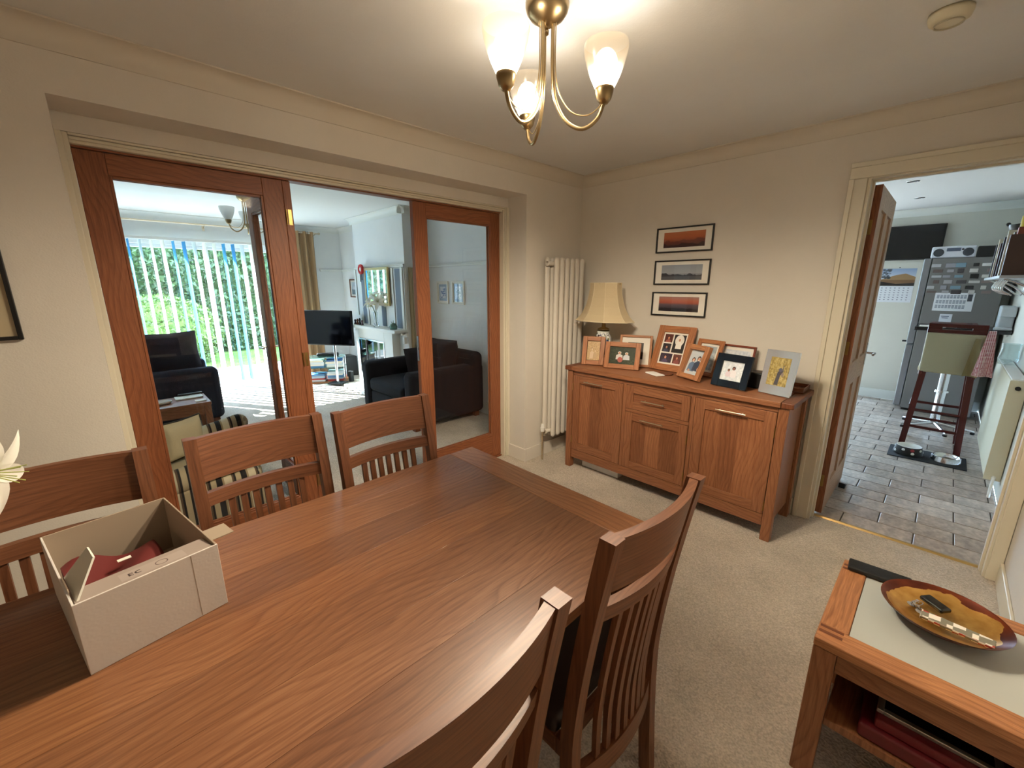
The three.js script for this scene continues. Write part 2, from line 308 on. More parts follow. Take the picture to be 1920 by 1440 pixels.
{
  const d1 = leaf(1, 'closed oak glazed folding door leaf beside the striped armchair', 0.0105, 0.797, -2.596);
  // second leaf stands open at right angles, its edge towards the dining room
  const d2 = leaf(2, 'oak glazed folding door leaf standing open edge-on into living room', 0, 0.78, 0.02);
  d2.position.set(0.8185, 0, -2.6); d2.rotation.y = Math.PI / 2;
  for (const y of [1.86, 1.07, 0.30]) P(d2, 'hinge', [bx(-0.0015, 0, y - 0.04, y + 0.04, -0.006, 0.012, 0), cyl(0.0045, 0.0045, 0.08, -0.005, y - 0.04, -0.016, 10)], M.brass);
  for (const s of [-1, 1]) P(d2, 'handle', [bx(0.715, 0.745, 0.98, 1.14, s > 0 ? 0.0205 : -0.0255, s > 0 ? 0.0255 : -0.0205, 0.002), cyl(0.008, 0.008, 0.045, 0.73, 1.07, s > 0 ? 0.0255 : -0.0705, 10, 'z'), bar([0.735, 1.07, s * 0.066], [0.63, 1.07, s * 0.066], 0.008)], M.chrome, 'chrome lever handle');
  const d3 = leaf(3, 'closed oak glazed folding door leaf in front of the dark sofa', 1.592, 2.3755, -2.596);
  P(d3, 'latch', [bx(1.5895, 1.5918, 0.96, 1.14, -2.628, -2.606, 0), bx(1.586, 1.5895, 1.04, 1.06, -2.622, -2.612, 0.001)], M.chrome, 'chrome latch plate on the door edge');
  // kitchen door, opened into the kitchen, pale panelled
  const k = struct('door_4', 'pale panelled oak door opened into the kitchen', 'door');
  const zf = -0.362, zb = -0.402, X0 = 3.236, X1 = 3.985;
  P(k, 'stile', bx(X0, X0 + 0.11, 0.012, 2.045, zb, zf), M.kitchenDoor); P(k, 'stile', bx(X1 - 0.11, X1, 0.012, 2.045, zb, zf), M.kitchenDoor);
  const xm = (X0 + X1) / 2; P(k, 'muntin', bx(xm - 0.045, xm + 0.045, 0.012, 2.045, zb, zf), M.kitchenDoor);
  for (const [y0, y1] of [[0.012, 0.21], [0.86, 1.02], [1.925, 2.045]]) for (const [a, b] of [[X0 + 0.11, xm - 0.045], [xm + 0.045, X1 - 0.11]]) P(k, 'rail', bx(a, b, y0, y1, zb, zf), M.kitchenDoor);
  for (const [y0, y1] of [[0.21, 0.86], [1.02, 1.925]]) for (const [a, b] of [[X0 + 0.11, xm - 0.045], [xm + 0.045, X1 - 0.11]]) P(k, 'panel', bx(a + 0.001, b - 0.001, y0 + 0.001, y1 - 0.001, zb + 0.012, zf - 0.012), M.kitchenDoor);
  P(k, 'edge_strip', bx(X0 - 0.004, X0 - 0.0005, 0.012, 2.045, zb, zf, 0.001), M.doorOak, 'darker hinge edge of the door');
  for (const y of [1.82, 1.12, 0.24]) P(k, 'hinge', [bx(X0 - 0.0055, X0 - 0.004, y - 0.04, y + 0.04, -0.398, -0.38, 0), cyl(0.005, 0.005, 0.08, X0 - 0.007, y - 0.04, -0.402, 8)], M.brass);
  P(k, 'handle', [bx(X1 - 0.075, X1 - 0.045, 0.93, 1.09, zf + 0.0005, zf + 0.006), cyl(0.008, 0.008, 0.05, X1 - 0.06, 1.02, zf + 0.006, 10, 'z'), bar([X1 - 0.06, 1.02, zf + 0.052], [X1 - 0.16, 1.02, zf + 0.052], 0.008)], M.chrome, 'chrome lever handle');
  single('door_stop', 'dark rubber wedge on the kitchen tiles beside the open door', 'door stop', extrude([[0, 0], [0.1, 0], [0, 0.035]], 0.035, 0.002).translate(3.80, 0.003, -0.352), M.black);
}
// patio window and back door
{
  const w = struct('window_1', 'white framed sliding patio window with two tall panes', 'window');
  const f = (x0, x1, y0, y1, z0 = -7.58, z1 = -7.51) => bx(x0, x1, y0, y1, z0, z1, 0.006);
  P(w, 'frame', [f(-0.895, -0.83, 0.0, 2.098), f(2.235, 2.298, 0, 2.098), f(-0.83, 2.235, 2.03, 2.098), f(-0.83, 2.235, 0, 0.06)], M.white);
  for (const [a, b, z] of [[-0.83, 0.17, 0], [0.17, 1.21, 0.0], [1.16, 2.235, 0]]) {
    P(w, 'sash', [f(a + 0.001, a + 0.055, 0.06, 2.03, -7.565, -7.525), f(b - 0.055, b - 0.001, 0.06, 2.03, -7.565, -7.525), f(a + 0.055, b - 0.055, 1.985, 2.03, -7.565, -7.525), f(a + 0.055, b - 0.055, 0.06, 0.14, -7.565, -7.525)].slice(0, 4), M.white);
    P(w, 'pane', new THREE.PlaneGeometry(b - a - 0.11, 1.845).translate((a + b) / 2, 1.0625, -7.545), M.glass);
  }
  const k = struct('window_2', 'glazed back door of the kitchen behind the open door', 'window');
  P(k, 'frame', [bx(7.46, 7.52, 0, 2.058, -2.298, -2.23), bx(7.46, 7.52, 0, 2.058, -1.02, -0.952), bx(7.46, 7.52, 1.99, 2.058, -2.23, -1.02), bx(7.46, 7.52, 0, 0.12, -2.23, -1.02)], M.white);
  P(k, 'pane', new THREE.PlaneGeometry(1.21, 1.87).rotateY(-Math.PI / 2).translate(7.49, 1.055, -1.625), M.glass);
}
{
  const k = struct('window_3', 'added unseen window in the kitchen side wall that lets in extra sun', 'window');  // invented out-of-view window, added so bounced sun brightens the kitchen
  P(k, 'frame', [bx(4.405, 4.46, 1.005, 1.695, -2.72, -2.67), bx(5.94, 5.995, 1.005, 1.695, -2.72, -2.67), bx(4.46, 5.94, 1.64, 1.695, -2.72, -2.67), bx(4.46, 5.94, 1.005, 1.06, -2.72, -2.67)], M.white);
  P(k, 'pane', new THREE.PlaneGeometry(1.48, 0.58).translate(5.2, 1.35, -2.695), M.glass);
}
// ---------------------------------------------------------------- garden beyond the patio window
{
  const g = struct('ground', 'sunlit paved patio and lawn outside the patio window', 'ground');
  P(g, 'lawn', bx(-14, 16, -0.2, -0.06, -30, -9.6, 0), std(0x6f8f45, 0.95, { map: dataTex(256, 256, (u, v) => { const k = 0.7 + 0.5 * vn(u * 90, v * 90, 90, 90, 4) * fbm(u * 8, v * 8, 8, 8, 3, 3) * 1.6; return [230 * k, 240 * k, 190 * k]; }, true, [1.2, 1.2]) }));
  const slabs = [0xc9c2b2, 0xbdb6a6, 0xd2ccbe].map((c) => std(c, 0.85));
  for (let i = 0; i < 7; i++) for (let j = 0; j < 3; j++) P(g, 'paving_slab', bx(-1.2 + i * 0.6, -0.606 + i * 0.6, -0.11, -0.06, -9.55 + j * 0.63, -8.926 + j * 0.63, 0.004), slabs[(i * 2 + j) % 3]);
  P(g, 'bedding', bx(-14, 16, -0.2, -0.111, -9.6, -7.65, 0), slabs[1]);
  P(g, 'yard', [bx(7.6, 20, -0.2, -0.06, -9.6, 6, 0), bx(3.23, 7.6, -0.2, -0.06, -7.65, -2.75, 0)], std(0x8c867c, 0.9));
  const leafG = () => { const q = new THREE.PlaneGeometry(0.05, 0.1, 1, 2); return bend(q, (v) => { v.z = -0.02 * (v.y / 0.05) ** 2; if (Math.abs(v.y) > 0.04) v.x *= 0.15; }); };
  const leafM = (c) => phys(c, 0.55, { transmission: 0.35, thickness: 0 });
  function foliage(parent, n, place, color, sc) {
    const im = new THREE.InstancedMesh(leafG(), leafM(0xffffff), n), m = new THREE.Matrix4(), q = new THREE.Quaternion(), e = new THREE.Euler(), c = new THREE.Color();
    for (let i = 0; i < n; i++) { const p = place(); e.set(rr(-1.2, 1.2), rr(-1.3, 1.3), rr(-3, 3)); q.setFromEuler(e); const s = sc * rr(0.7, 1.4); m.compose(p, q, new THREE.Vector3(s, s, s)); im.setMatrixAt(i, m); const k = rr(0.5, 1.35); c.setRGB(color[0] * k, color[1] * k, color[2] * k * rr(0.7, 1.1)); im.setColorAt(i, c); }
    im.name = 'foliage'; im.userData.kind = 'stuff'; im.castShadow = im.receiveShadow = true; parent.add(im);
  }
  const h = thing('hedge', 'tall dense green hedge filling the view beyond the patio window', 'hedge', [0, 0, -12.2]);
  P(h, 'twigs', bend(new THREE.BoxGeometry(12, 2.9, 0.5, 40, 10, 2), (v) => { v.y += 1.39; v.z += 0.16 * (fbm((v.x + 6) * 1.2, v.y * 1.2, 64, 64, 9, 3) - 0.5); }), std(0x44613a, 1));
  foliage(h, 15000, () => { const x = rr(-5, 5.6), y = rr(0, 3.0); return new THREE.Vector3(x, y, 0.26 + 0.35 * fbm((x + 6) * 1.6, y * 1.6, 64, 64, 22, 3) + rr(-0.05, 0.05)); }, [0.06, 0.12, 0.045], 1.25);
  const b = thing('round_bush', 'rounded light green bush in front of the tall hedge', 'bush', [0.75, -0.06, -10.6]);
  P(b, 'twigs', new THREE.SphereGeometry(0.62, 24, 16).scale(1.35, 1, 0.9).translate(0, 0.62, 0), std(0x65813f, 1));
  foliage(b, 5200, () => { const u = rr(0, 6.283), v = Math.acos(rr(-0.75, 1)), r = rr(0.62, 0.76); return new THREE.Vector3(1.35 * r * Math.sin(v) * Math.cos(u), 0.62 + r * Math.cos(v), 0.9 * r * Math.sin(v) * Math.sin(u)); }, [0.13, 0.22, 0.05], 0.7);
}

// ---------------------------------------------------------------- dining table and chairs
{
  const t = thing('dining_table', 'long oak dining table with plank top under the chandelier', 'table', [0.195, 0, -0.97]);
  const X0 = -0.945, X1 = 0.947, Z0 = -0.48, Z1 = 0.48, n = 7, e = 0.128;
  for (let i = 0; i < n; i++) { const a = Z0 + (Z1 - Z0) * i / n, b = Z0 + (Z1 - Z0) * (i + 1) / n; P(t, 'plank', bx(X0 + e, X1 - e, 0.73, 0.76, a + 0.0002, b - 0.0002, 0.0006), M.table[(i * 3 + 1) % 4]); }
  P(t, 'end_board', bx(X1 - e + 0.0004, X1, 0.73, 0.76, Z0, Z1, 0.004), M.tableEnd); P(t, 'end_board', bx(X0, X0 + e - 0.0004, 0.73, 0.76, Z0, Z1, 0.004), M.tableEnd);
  for (const s of [-1, 1]) { P(t, 'apron', bx(X0 + 0.13, X1 - 0.13, 0.645, 0.7295, s * 0.4 - 0.011, s * 0.4 + 0.011), M.oak); P(t, 'apron', bx(s * 0.895 - 0.011, s * 0.895 + 0.011, 0.645, 0.7295, -0.36, 0.36), M.oak); }
  for (const sx of [-1, 1]) for (const sz of [-1, 1]) P(t, 'leg', bx(sx * 0.895 - 0.045, sx * 0.895 + 0.045, 0.0005, 0.7295, sz * 0.4 - 0.045, sz * 0.4 + 0.045, 0.004), M.oak);
}
const zPost = (y) => y > 0.46 ? -0.182 - 0.078 * Math.pow((y - 0.46) / 0.57, 1.4) : -0.206 + 0.024 * Math.sin(Math.PI / 2 * y / 0.46);
function makeChair(label) {
  const c = thing('dining_chair', label, 'chair', [0, 0, 0], 0, 'oak dining chairs around the table');
  const sag = 0.034, zx = (x) => -sag * (1 - (x / 0.19) ** 2);
  const post = (x) => bend(new THREE.BoxGeometry(0.034, 1.027, 0.036, 1, 18, 1).translate(x, 0.5145, 0), (v) => { v.z += zPost(v.y); });
  for (const s of [-1, 1]) P(c, 'back_post', post(s * 0.191), M.chair);
  const curved = (y0, y1, t) => bend(new THREE.BoxGeometry(0.348, y1 - y0, t, 20, 3, 1).translate(0, (y0 + y1) / 2, 0), (v) => { v.z += zPost(v.y) + zx(v.x) + 0.004; });
  P(c, 'top_rail', curved(0.886, 1.026, 0.022), M.chair); P(c, 'middle_rail', curved(0.806, 0.848, 0.022), M.chair); P(c, 'lower_rail', curved(0.285, 0.35, 0.022), M.chair);
  for (let k = -3; k <= 3; k++) P(c, 'slat', bend(new THREE.BoxGeometry(0.019, 0.456, 0.013, 1, 14, 1).translate(k * 0.0367, 0.578, 0), (v) => { v.z += zPost(v.y) + zx(k * 0.0367) + 0.004; }), M.chair);
  P(c, 'seat_frame', [bx(-0.2, 0.2, 0.385, 0.435, 0.165, 0.19), bx(-0.2, 0.2, 0.385, 0.435, -0.16, -0.14), bx(-0.2, -0.178, 0.385, 0.435, -0.14, 0.165), bx(0.178, 0.2, 0.385, 0.435, -0.14, 0.165)], M.chair);
  P(c, 'seat_pad', rbox(-0.205, 0.205, 0.4355, 0.48, -0.145, 0.225, 0.016, 3), std(0x2a1b14, 0.5));
  for (const s of [-1, 1]) P(c, 'leg', bx(s * 0.19 - 0.018, s * 0.19 + 0.018, 0.0005, 0.4345, 0.19, 0.226, 0.003), M.chair);
  return c;
}
{
  const c0 = makeChair('oak slat-back chair across the table, nearest the cardboard box');
  c0.position.set(-0.181, 0, -1.335);
  copyOf(c0, [0.318, 0, -1.332], 0, 'middle oak slat-back chair on the folding-door side of the table');
  copyOf(c0, [0.763, 0, -1.29], 0, 'oak slat-back chair on the folding-door side, nearest the radiator');
  copyOf(c0, [0.82, 0, -0.632], Math.PI, 'oak slat-back chair nearest the sideboard on the near side of table');
  copyOf(c0, [0.242, 0, -0.607], Math.PI, 'closest oak chair, its curved top rail cropped by the bottom edge');
}
// ---------------------------------------------------------------- cardboard box with red contents
{
  const a = Math.atan2(0.041, 0.234), b = thing('cardboard_box', 'open white cardboard box standing on the dining table', 'box', [-0.132, 0.7605, -1.04], a);
  const W = 0.2375, D = 0.37, h = 0.158, k = 0.004;
  const card = std(0xdad2ca, 0.85, { bumpMap: fineBump, bumpScale: 0.0002 }), inner = std(0xa08e7a, 0.9);
  P(b, 'front_panel', bx(0, W, 0, h, -k, 0, 0.001), card); P(b, 'back_panel', bx(0, W, 0, h, -D, -D + k, 0.001), inner);
  P(b, 'side_panel', bx(0, k, 0, h, -D + k, -k, 0.001), card); P(b, 'side_panel', bx(W - k, W, 0, h, -D + k, -k, 0.001), inner);
  P(b, 'base', bx(k, W - k, 0, k, -D + k, -k, 0), inner);
  P(b, 'seam', bx(W * 0.78, W * 0.78 + 0.0008, 0.002, h - 0.002, 0.0001, 0.0004, 0), inner);
  const flap = P(b, 'flap', bx(0.006, W - 0.006, 0, 0.0035, -0.075, 0, 0.001), std(0x9a8a80, 0.9), 'folded-in printed front flap'); flap.position.set(0, h - 0.008, -k - 0.001); flap.rotation.x = -0.1;
  const fp = new THREE.PlaneGeometry(0.11, 0.04).rotateX(-Math.PI / 2).translate(0.13, 0.0039, -0.035); fp.userData.keepUV = true;
  P(flap, 'printed_mark', fp, std(0xffffff, 0.9, { map: canvasTex(192, 64, (c, w, q) => { c.fillStyle = '#a4948a'; c.fillRect(0, 0, w, q); c.fillStyle = '#3a2a28'; c.font = 'bold 34px sans-serif'; c.fillText('EC', 20, 44); c.strokeStyle = '#5a4642'; c.lineWidth = 3; c.beginPath(); c.arc(120, 32, 18, 0, 6.3); c.stroke(); }) }));
  const lf = P(b, 'flap', extrude([[0, 0], [0.12, 0.0], [0.085, 0.075], [0.03, 0.075]], 0.0035), std(0xd8d4c8, 0.85), 'white side flap leaning inwards'); lf.rotation.set(0, Math.PI / 2, 0); lf.position.set(0.008, h - 0.008, -0.02); lf.rotation.order = 'YXZ'; lf.rotation.x = 0.55;
  P(b, 'flap', bx(W - 0.001, W + 0.045, h - 0.004, h - 0.001, -0.09, -0.03, 0.001), inner, 'small brown corner flap bent outwards');
  const r = thing('red_folder', 'dark red folded fabric inside the white cardboard box', 'fabric', [-0.132, 0.7605, -1.04], a);
  P(r, 'cloth', bend(new THREE.BoxGeometry(0.17, 0.03, 0.22, 16, 1, 18).translate(0.1, 0.035, -0.2), (v) => { v.y += 0.018 * Math.sin(v.x * 38 + v.z * 20) + 0.03 * Math.sin(v.x * 13 + 0.6) - v.z * 0.03; }), std(0x5e130e, 0.8));
  P(r, 'tag', bx(0.10, 0.125, 0.094, 0.0955, -0.235, -0.223, 0), M.paper, 'small white tag');
}
// ---------------------------------------------------------------- white lilies at the left edge of the table
function petal(len, wid, curl) {
  return bend(new THREE.PlaneGeometry(wid, len, 6, 10).translate(0, len / 2, 0), (v) => { const t = v.y / len, w = Math.sin(Math.PI * Math.min(1, 0.08 + t * 0.92)) ** 0.8; v.x *= w; v.z = curl * t * t * len - Math.abs(v.x) * 0.35; v.y = len * t * (1 - 0.25 * curl * curl * t); });
}
function lily(parent, at, dir, size, mats) {
  const q = new THREE.Quaternion().setFromUnitVectors(new THREE.Vector3(0, 1, 0), new THREE.Vector3(...dir).normalize());
  for (let i = 0; i < 6; i++) P(parent, 'petal', petal(size, size * 0.42, 0.75).rotateX(0.75).rotateY(i * Math.PI / 3 + 0.3).applyQuaternion(q).translate(...at), mats[0]);
  P(parent, 'stamens', [0, 1, 2, 3, 4, 5].map((i) => bar([0, 0, 0], [0.2 * size * Math.cos(i * 1.05), 0.62 * size, 0.2 * size * Math.sin(i * 1.05)], size * 0.012, 5).applyQuaternion(q).translate(...at)), mats[1]);
}
const petalM = phys(0xf0ede2, 0.6, { transmission: 0.25, thickness: 0, side: THREE.DoubleSide }), stemM = std(0x4c6a34, 0.6), stamenM = std(0xa8b060, 0.6);
{
  const v = thing('lily_vase', 'white lilies drooping in from the left edge over the table', 'flowers', [-0.37, 0.761, -1.17]);
  P(v, 'vase', lathe([[0.001, 0], [0.05, 0], [0.055, 0.02], [0.045, 0.12], [0.035, 0.2], [0.045, 0.24], [0.041, 0.24], [0.031, 0.2], [0.04, 0.12], [0.048, 0.02], [0.001, 0.012]]), phys(0xffffff, 0.03, { transmission: 1, thickness: 0.01, ior: 1.45 }));
  P(v, 'stem', [tube([[0, 0.02, 0], [0.02, 0.25, 0], [0.1, 0.38, 0.01], [0.165, 0.40, 0.0]], 0.004), tube([[0, 0.02, 0], [0.0, 0.25, 0], [0.09, 0.44, 0.0], [0.14, 0.50, 0.0]], 0.004), tube([[0, 0.02, 0], [-0.03, 0.25, 0], [-0.09, 0.4, 0.03]], 0.004)], stemM);
  lily(v, [0.165, 0.405, 0.0], [0.75, -0.15, 0.3], 0.085, [petalM, stamenM]);
  lily(v, [0.135, 0.505, 0.0], [0.8, 0.3, 0.1], 0.10, [petalM, stamenM]);
  lily(v, [-0.09, 0.4, 0.03], [-0.3, 0.7, 0.5], 0.09, [petalM, stamenM]);
}
// ---------------------------------------------------------------- sideboard
{
  const s = thing('sideboard', 'long oak sideboard with three doors and a drawer against the wall', 'sideboard', [2.86, 0, -1.285]);
  const X = 2.86, Z = -1.285, b = (x0, x1, y0, y1, z0, z1, r) => bx(x0 - X, x1 - X, y0, y1, z0 - Z, z1 - Z, r);
  const xf = 2.632;
  P(s, 'top', [b(2.612, 3.092, 0.832, 0.865, -2.015, -0.555, 0.004)], M.oak);
  for (const z of [-2.078, -0.553]) P(s, 'top_end', b(2.612, 3.092, 0.832, 0.865, z, z + 0.062, 0.005), M.chairEnd, 'darker breadboard end of the top');
  for (const [z0, z1] of [[-2.06, -2.008], [-0.564, -0.512]]) for (const [x0, x1] of [[2.628, 2.68], [3.03, 3.082]]) P(s, 'leg', b(x0, x1, 0.0005, 0.831, z0, z1, 0.003), M.oak);
  P(s, 'side_panel', [b(2.681, 3.029, 0.1, 0.831, -0.546, -0.53)], M.oak); P(s, 'side_panel', b(2.681, 3.029, 0.1, 0.831, -2.042, -2.026), M.oak);
  P(s, 'carcass', [b(2.66, 3.06, 0.1, 0.12, -2.0, -0.57), b(3.05, 3.06, 0.12, 0.82, -2.0, -0.57)], M.oak);
  P(s, 'rail', b(xf + 0.004, 2.66, 0.8, 0.831, -2.006, -0.566, 0.001), M.oak); P(s, 'rail', b(xf + 0.004, 2.66, 0.09, 0.163, -2.006, -0.566, 0.002), M.oak);
  for (const z of [-1.537, -1.042]) P(s, 'divider', b(xf + 0.004, 2.66, 0.163, 0.8, z - 0.013, z + 0.013, 0.001), M.oak);
  P(s, 'rail', b(xf + 0.004, 2.66, 0.6, 0.622, -1.523, -1.056, 0.001), M.oak);
  const door = (name, z0, z1, y0, y1, st, hy, hz, hinges) => {
    const d = P(s, name, [b(xf, 2.655, y0, y1, z0, z0 + st, 0.0015), b(xf, 2.655, y0, y1, z1 - st, z1, 0.0015), b(xf, 2.655, y1 - st, y1, z0 + st, z1 - st, 0.0015), b(xf, 2.655, y0, y0 + st, z0 + st, z1 - st, 0.0015)], M.oak);
    const n = name === 'drawer' ? 1 : 3;
    for (let i = 0; i < n; i++) P(d, 'panel', b(xf + 0.009, 2.65, y0 + st, y1 - st, z0 + st + (z1 - z0 - 2 * st) * [0, 0.3, 0.62, 1][i], z0 + st + (z1 - z0 - 2 * st) * (n === 1 ? 1 : [0, 0.3, 0.62, 1][i + 1]), 0.0006), M.oakPanel[(i * 3 + Math.round(z0 * 10) + 40) % 4]);
    const q = hz, L = 0.085;
    P(d, 'handle', [bar([xf - 0.024 - X, hy, q - L - Z], [xf - 0.024 - X, hy, q + L - Z], 0.0042), bar([xf - X, hy, q - L + 0.02 - Z], [xf - 0.024 - X, hy, q - L + 0.02 - Z], 0.0035), bar([xf - X, hy, q + L - 0.02 - Z], [xf - 0.024 - X, hy, q + L - 0.02 - Z], 0.0035)], M.nickel, 'slim metal bar handle');
    for (const [hzz, hyy] of hinges) P(d, 'hinge', bar([xf - 0.002 - X, hyy - 0.03, hzz - Z], [xf - 0.002 - X, hyy + 0.03, hzz - Z], 0.004), M.brass);
  };
  door('door', -2.004, -1.553, 0.166, 0.797, 0.062, 0.757, -1.8, [[-2.004, 0.7], [-2.004, 0.25]]);
  door('drawer', -1.521, -1.058, 0.625, 0.797, 0.055, 0.703, -1.305, []);
  door('door', -1.521, -1.058, 0.166, 0.597, 0.058, 0.562, -1.305, [[-1.058, 0.5], [-1.058, 0.24]]);
  door('door', -1.026, -0.568, 0.166, 0.797, 0.062, 0.754, -0.807, [[-0.567, 0.68], [-0.567, 0.22]]);
  single('storage_box', 'flat white box on the carpet beneath the sideboard', 'box', bx(2.72, 2.95, 0.001, 0.055, -1.95, -1.6, 0.004), M.white);
}
const TOP = 0.866;
// ---------------------------------------------------------------- photo frames on the sideboard
function photoFrame(label, o) {
  const { x, z, phi, w, h, lean, fw, th = 0.016, mat, art, mount = 0.0, mountM = M.paper } = o;
  const g = thing('framed_photo', label, 'photo frame', [x, TOP + th * Math.sin(lean * D2R) + 0.0005, z], 0, 'photo frames on the sideboard');
  g.rotation.order = 'YXZ'; g.rotation.y = (phi - 90) * D2R; g.rotation.x = -lean * D2R;
  const a = w / 2;
  if (o.clear) P(g, 'mirrored_frame', bx(-a, a, 0, h, -th, 0, 0.002), o.clear);
  else P(g, 'frame', [bx(-a, -a + fw, 0, h, -th, 0, 0.003), bx(a - fw, a, 0, h, -th, 0, 0.003), bx(-a + fw, a - fw, 0, fw, -th, 0, 0.003), bx(-a + fw, a - fw, h - fw, h, -th, 0, 0.003)], mat);
  if (!o.clear) P(g, 'backing', bx(-a + fw, a - fw, fw, h - fw, -th, -th + 0.004, 0), mountM);
  const zz = o.clear ? 0.0006 : -th + 0.0046, pw = o.pw ?? w - 2 * fw - 2 * mount, ph = o.ph ?? h - 2 * fw - 2 * mount;
  print(g, 'photograph', pw, ph, art, o.px ?? 0, o.py ?? h / 2, zz);
  if (!o.clear) P(g, 'glass', new THREE.PlaneGeometry(w - 2 * fw, h - 2 * fw).translate(0, h / 2, -0.006), M.pictureGlass);
  // easel strut behind, folded out to the top of the sideboard
  const hh = 0.62 * h, l = lean * D2R, fx = -th - 0.004, st = hh * Math.cos(l) * 0.45;
  const top = [0, hh, fx], foot = [0, 0.02, fx];
  const y0 = hh * Math.cos(l), dz = Math.min(st, o.strut ?? 0.06), ang = Math.atan2(dz, y0);
  const sg = bx(-0.02, 0.02, -hh * 0.985 * Math.cos(l) / Math.cos(ang), 0, -0.002, 0.001, 0.0005).rotateX(ang + l).translate(...top);
  P(g, 'strut', sg, o.strutM ?? std(0x2a2420, 0.8));
  return g;
}
const people = (bg, fn) => canvasTex(256, 256, (c, w, h) => { c.fillStyle = bg; c.fillRect(0, 0, w, h); fn(c, w, h); });
const blob = (c, x, y, rx, ry, col) => { c.fillStyle = col; c.beginPath(); c.ellipse(x, y, rx, ry, 0, 0, 6.2832); c.fill(); };
const speckle = (c, w, h, cols, n, s) => { for (let i = 0; i < n; i++) { c.fillStyle = cols[i % cols.length]; c.globalAlpha = 0.5; c.fillRect(rnd() * w, rnd() * h, s * (0.4 + rnd()), s * (0.4 + rnd())); } c.globalAlpha = 1; };
const person = (c, x, y, s, skin, hair, cloth) => { blob(c, x, y - 0.02 * s, 0.24 * s, 0.30 * s, hair); blob(c, x, y + 0.03 * s, 0.17 * s, 0.22 * s, skin); c.fillStyle = cloth; c.beginPath(); c.moveTo(x - 0.14 * s, y + 0.26 * s); c.lineTo(x + 0.14 * s, y + 0.26 * s); c.lineTo(x + 0.45 * s, y + 0.5 * s); c.lineTo(x + 0.5 * s, y + 1.4 * s); c.lineTo(x - 0.5 * s, y + 1.4 * s); c.lineTo(x - 0.45 * s, y + 0.5 * s); c.fill(); };
{
  photoFrame('small upright oak frame with sepia photograph under the lamp', { x: 2.768, z: -1.927, phi: 24.5, w: 0.178, h: 0.23, lean: 14.4, fw: 0.036, mat: M.frameOak, mount: 0.004, strut: 0.03, pw: 0.1, ph: 0.152, mountM: std(0x3a2c20, 0.8),
    art: people('#c8a878', (c, w, h) => { speckle(c, w, h, ['#d8bc90', '#b08c60'], 300, 14); person(c, 100, 110, 90, '#e0c8a0', '#a88860', '#d8c0a0'); person(c, 165, 130, 80, '#dcc29a', '#b09068', '#c0a27a'); }) });
  photoFrame('oak landscape frame showing two figures dressed in white outdoors', { x: 2.786, z: -1.676, phi: 18.4, w: 0.27, h: 0.205, lean: 13.6, fw: 0.036, mat: M.frameOak,
    art: people('#26301c', (c, w, h) => { speckle(c, w, h, ['#34422a', '#1c2414', '#55583a'], 500, 14); person(c, 100, 90, 70, '#c89070', '#e8e4dc', '#dcd8d4'); person(c, 170, 96, 66, '#c89a78', '#ece8e0', '#cfd2d8'); blob(c, 110, 190, 26, 40, '#b05a50'); }) });
  photoFrame('pale wooden frame with wide white mount behind the landscape frame', { x: 2.955, z: -1.66, phi: 22, w: 0.25, h: 0.247, lean: 11, fw: 0.018, mat: M.paleOak, pw: 0.12, ph: 0.13,
    art: people('#2c2620', (c, w, h) => { speckle(c, w, h, ['#4a3c30', '#201a16'], 300, 18); person(c, 128, 100, 90, '#b08868', '#1c1612', '#5a4438'); }) });
  photoFrame('largest oak frame holding a five-picture family collage', { x: 2.962, z: -1.394, phi: -3.5, w: 0.291, h: 0.346, lean: 20, fw: 0.05, mat: M.frameOak, strut: 0.03,
    art: canvasTex(384, 480, (c, w, h) => { c.fillStyle = '#ece6d8'; c.fillRect(0, 0, w, h); const cell = (x, y, a, b, bg, f) => { c.save(); c.beginPath(); c.rect(x, y, a, b); c.clip(); c.fillStyle = bg; c.fillRect(x, y, a, b); f(); c.restore(); };
      cell(24, 26, 130, 124, '#5a2c24', () => person(c, 88, 82, 84, '#d8906a', '#3a1c14', '#a86050')); cell(176, 26, 184, 270, '#2c2a2c', () => { blob(c, 268, 110, 70, 84, '#e6e0d6'); person(c, 268, 100, 96, '#c89478', '#efe8dc', '#eee8de'); });
      cell(24, 168, 130, 128, '#3a3438', () => person(c, 88, 222, 88, '#c08a70', '#1a1418', '#4a4c60')); cell(24, 316, 190, 138, '#3c3040', () => person(c, 110, 372, 100, '#d0967a', '#1c1418', '#5a4a6a')); cell(234, 316, 126, 138, '#6a3a30', () => person(c, 296, 372, 88, '#cf8a6c', '#4a2418', '#905048')); }) });
  photoFrame('deep light oak block frame showing two dark-haired girls together', { x: 2.789, z: -1.169, phi: -25, w: 0.2, h: 0.24, lean: 21, fw: 0.034, th: 0.032, mat: M.paleOak, strut: 0.035,
    art: people('#c4ccd2', (c) => { c.save(); c.transform(1, 0, 0.0, 0.72, 0, 36); person(c, 84, 92, 118, '#d8a488', '#20161a', '#5c7696'); person(c, 172, 66, 128, '#d29a7e', '#241a1c', '#2a3850'); blob(c, 84, 112, 14, 6, '#f0e6e0'); blob(c, 172, 88, 15, 6, '#f0e6e0'); c.restore(); blob(c, 60, 215, 18, 14, '#d0a084'); blob(c, 205, 190, 14, 18, '#d0a084'); }) });
  photoFrame('oak frame with pale photograph tucked behind the two girls', { x: 2.99, z: -1.15, phi: -15, w: 0.205, h: 0.262, lean: 18, fw: 0.03, mat: M.frameOak, strut: 0.025, pw: 0.11, ph: 0.17,
    art: people('#aab4b8', (c, w, h) => { speckle(c, w, h, ['#c8d0d2', '#8a949a'], 200, 24); person(c, 128, 110, 90, '#c8a088', '#3c3430', '#7c8a94'); }) });
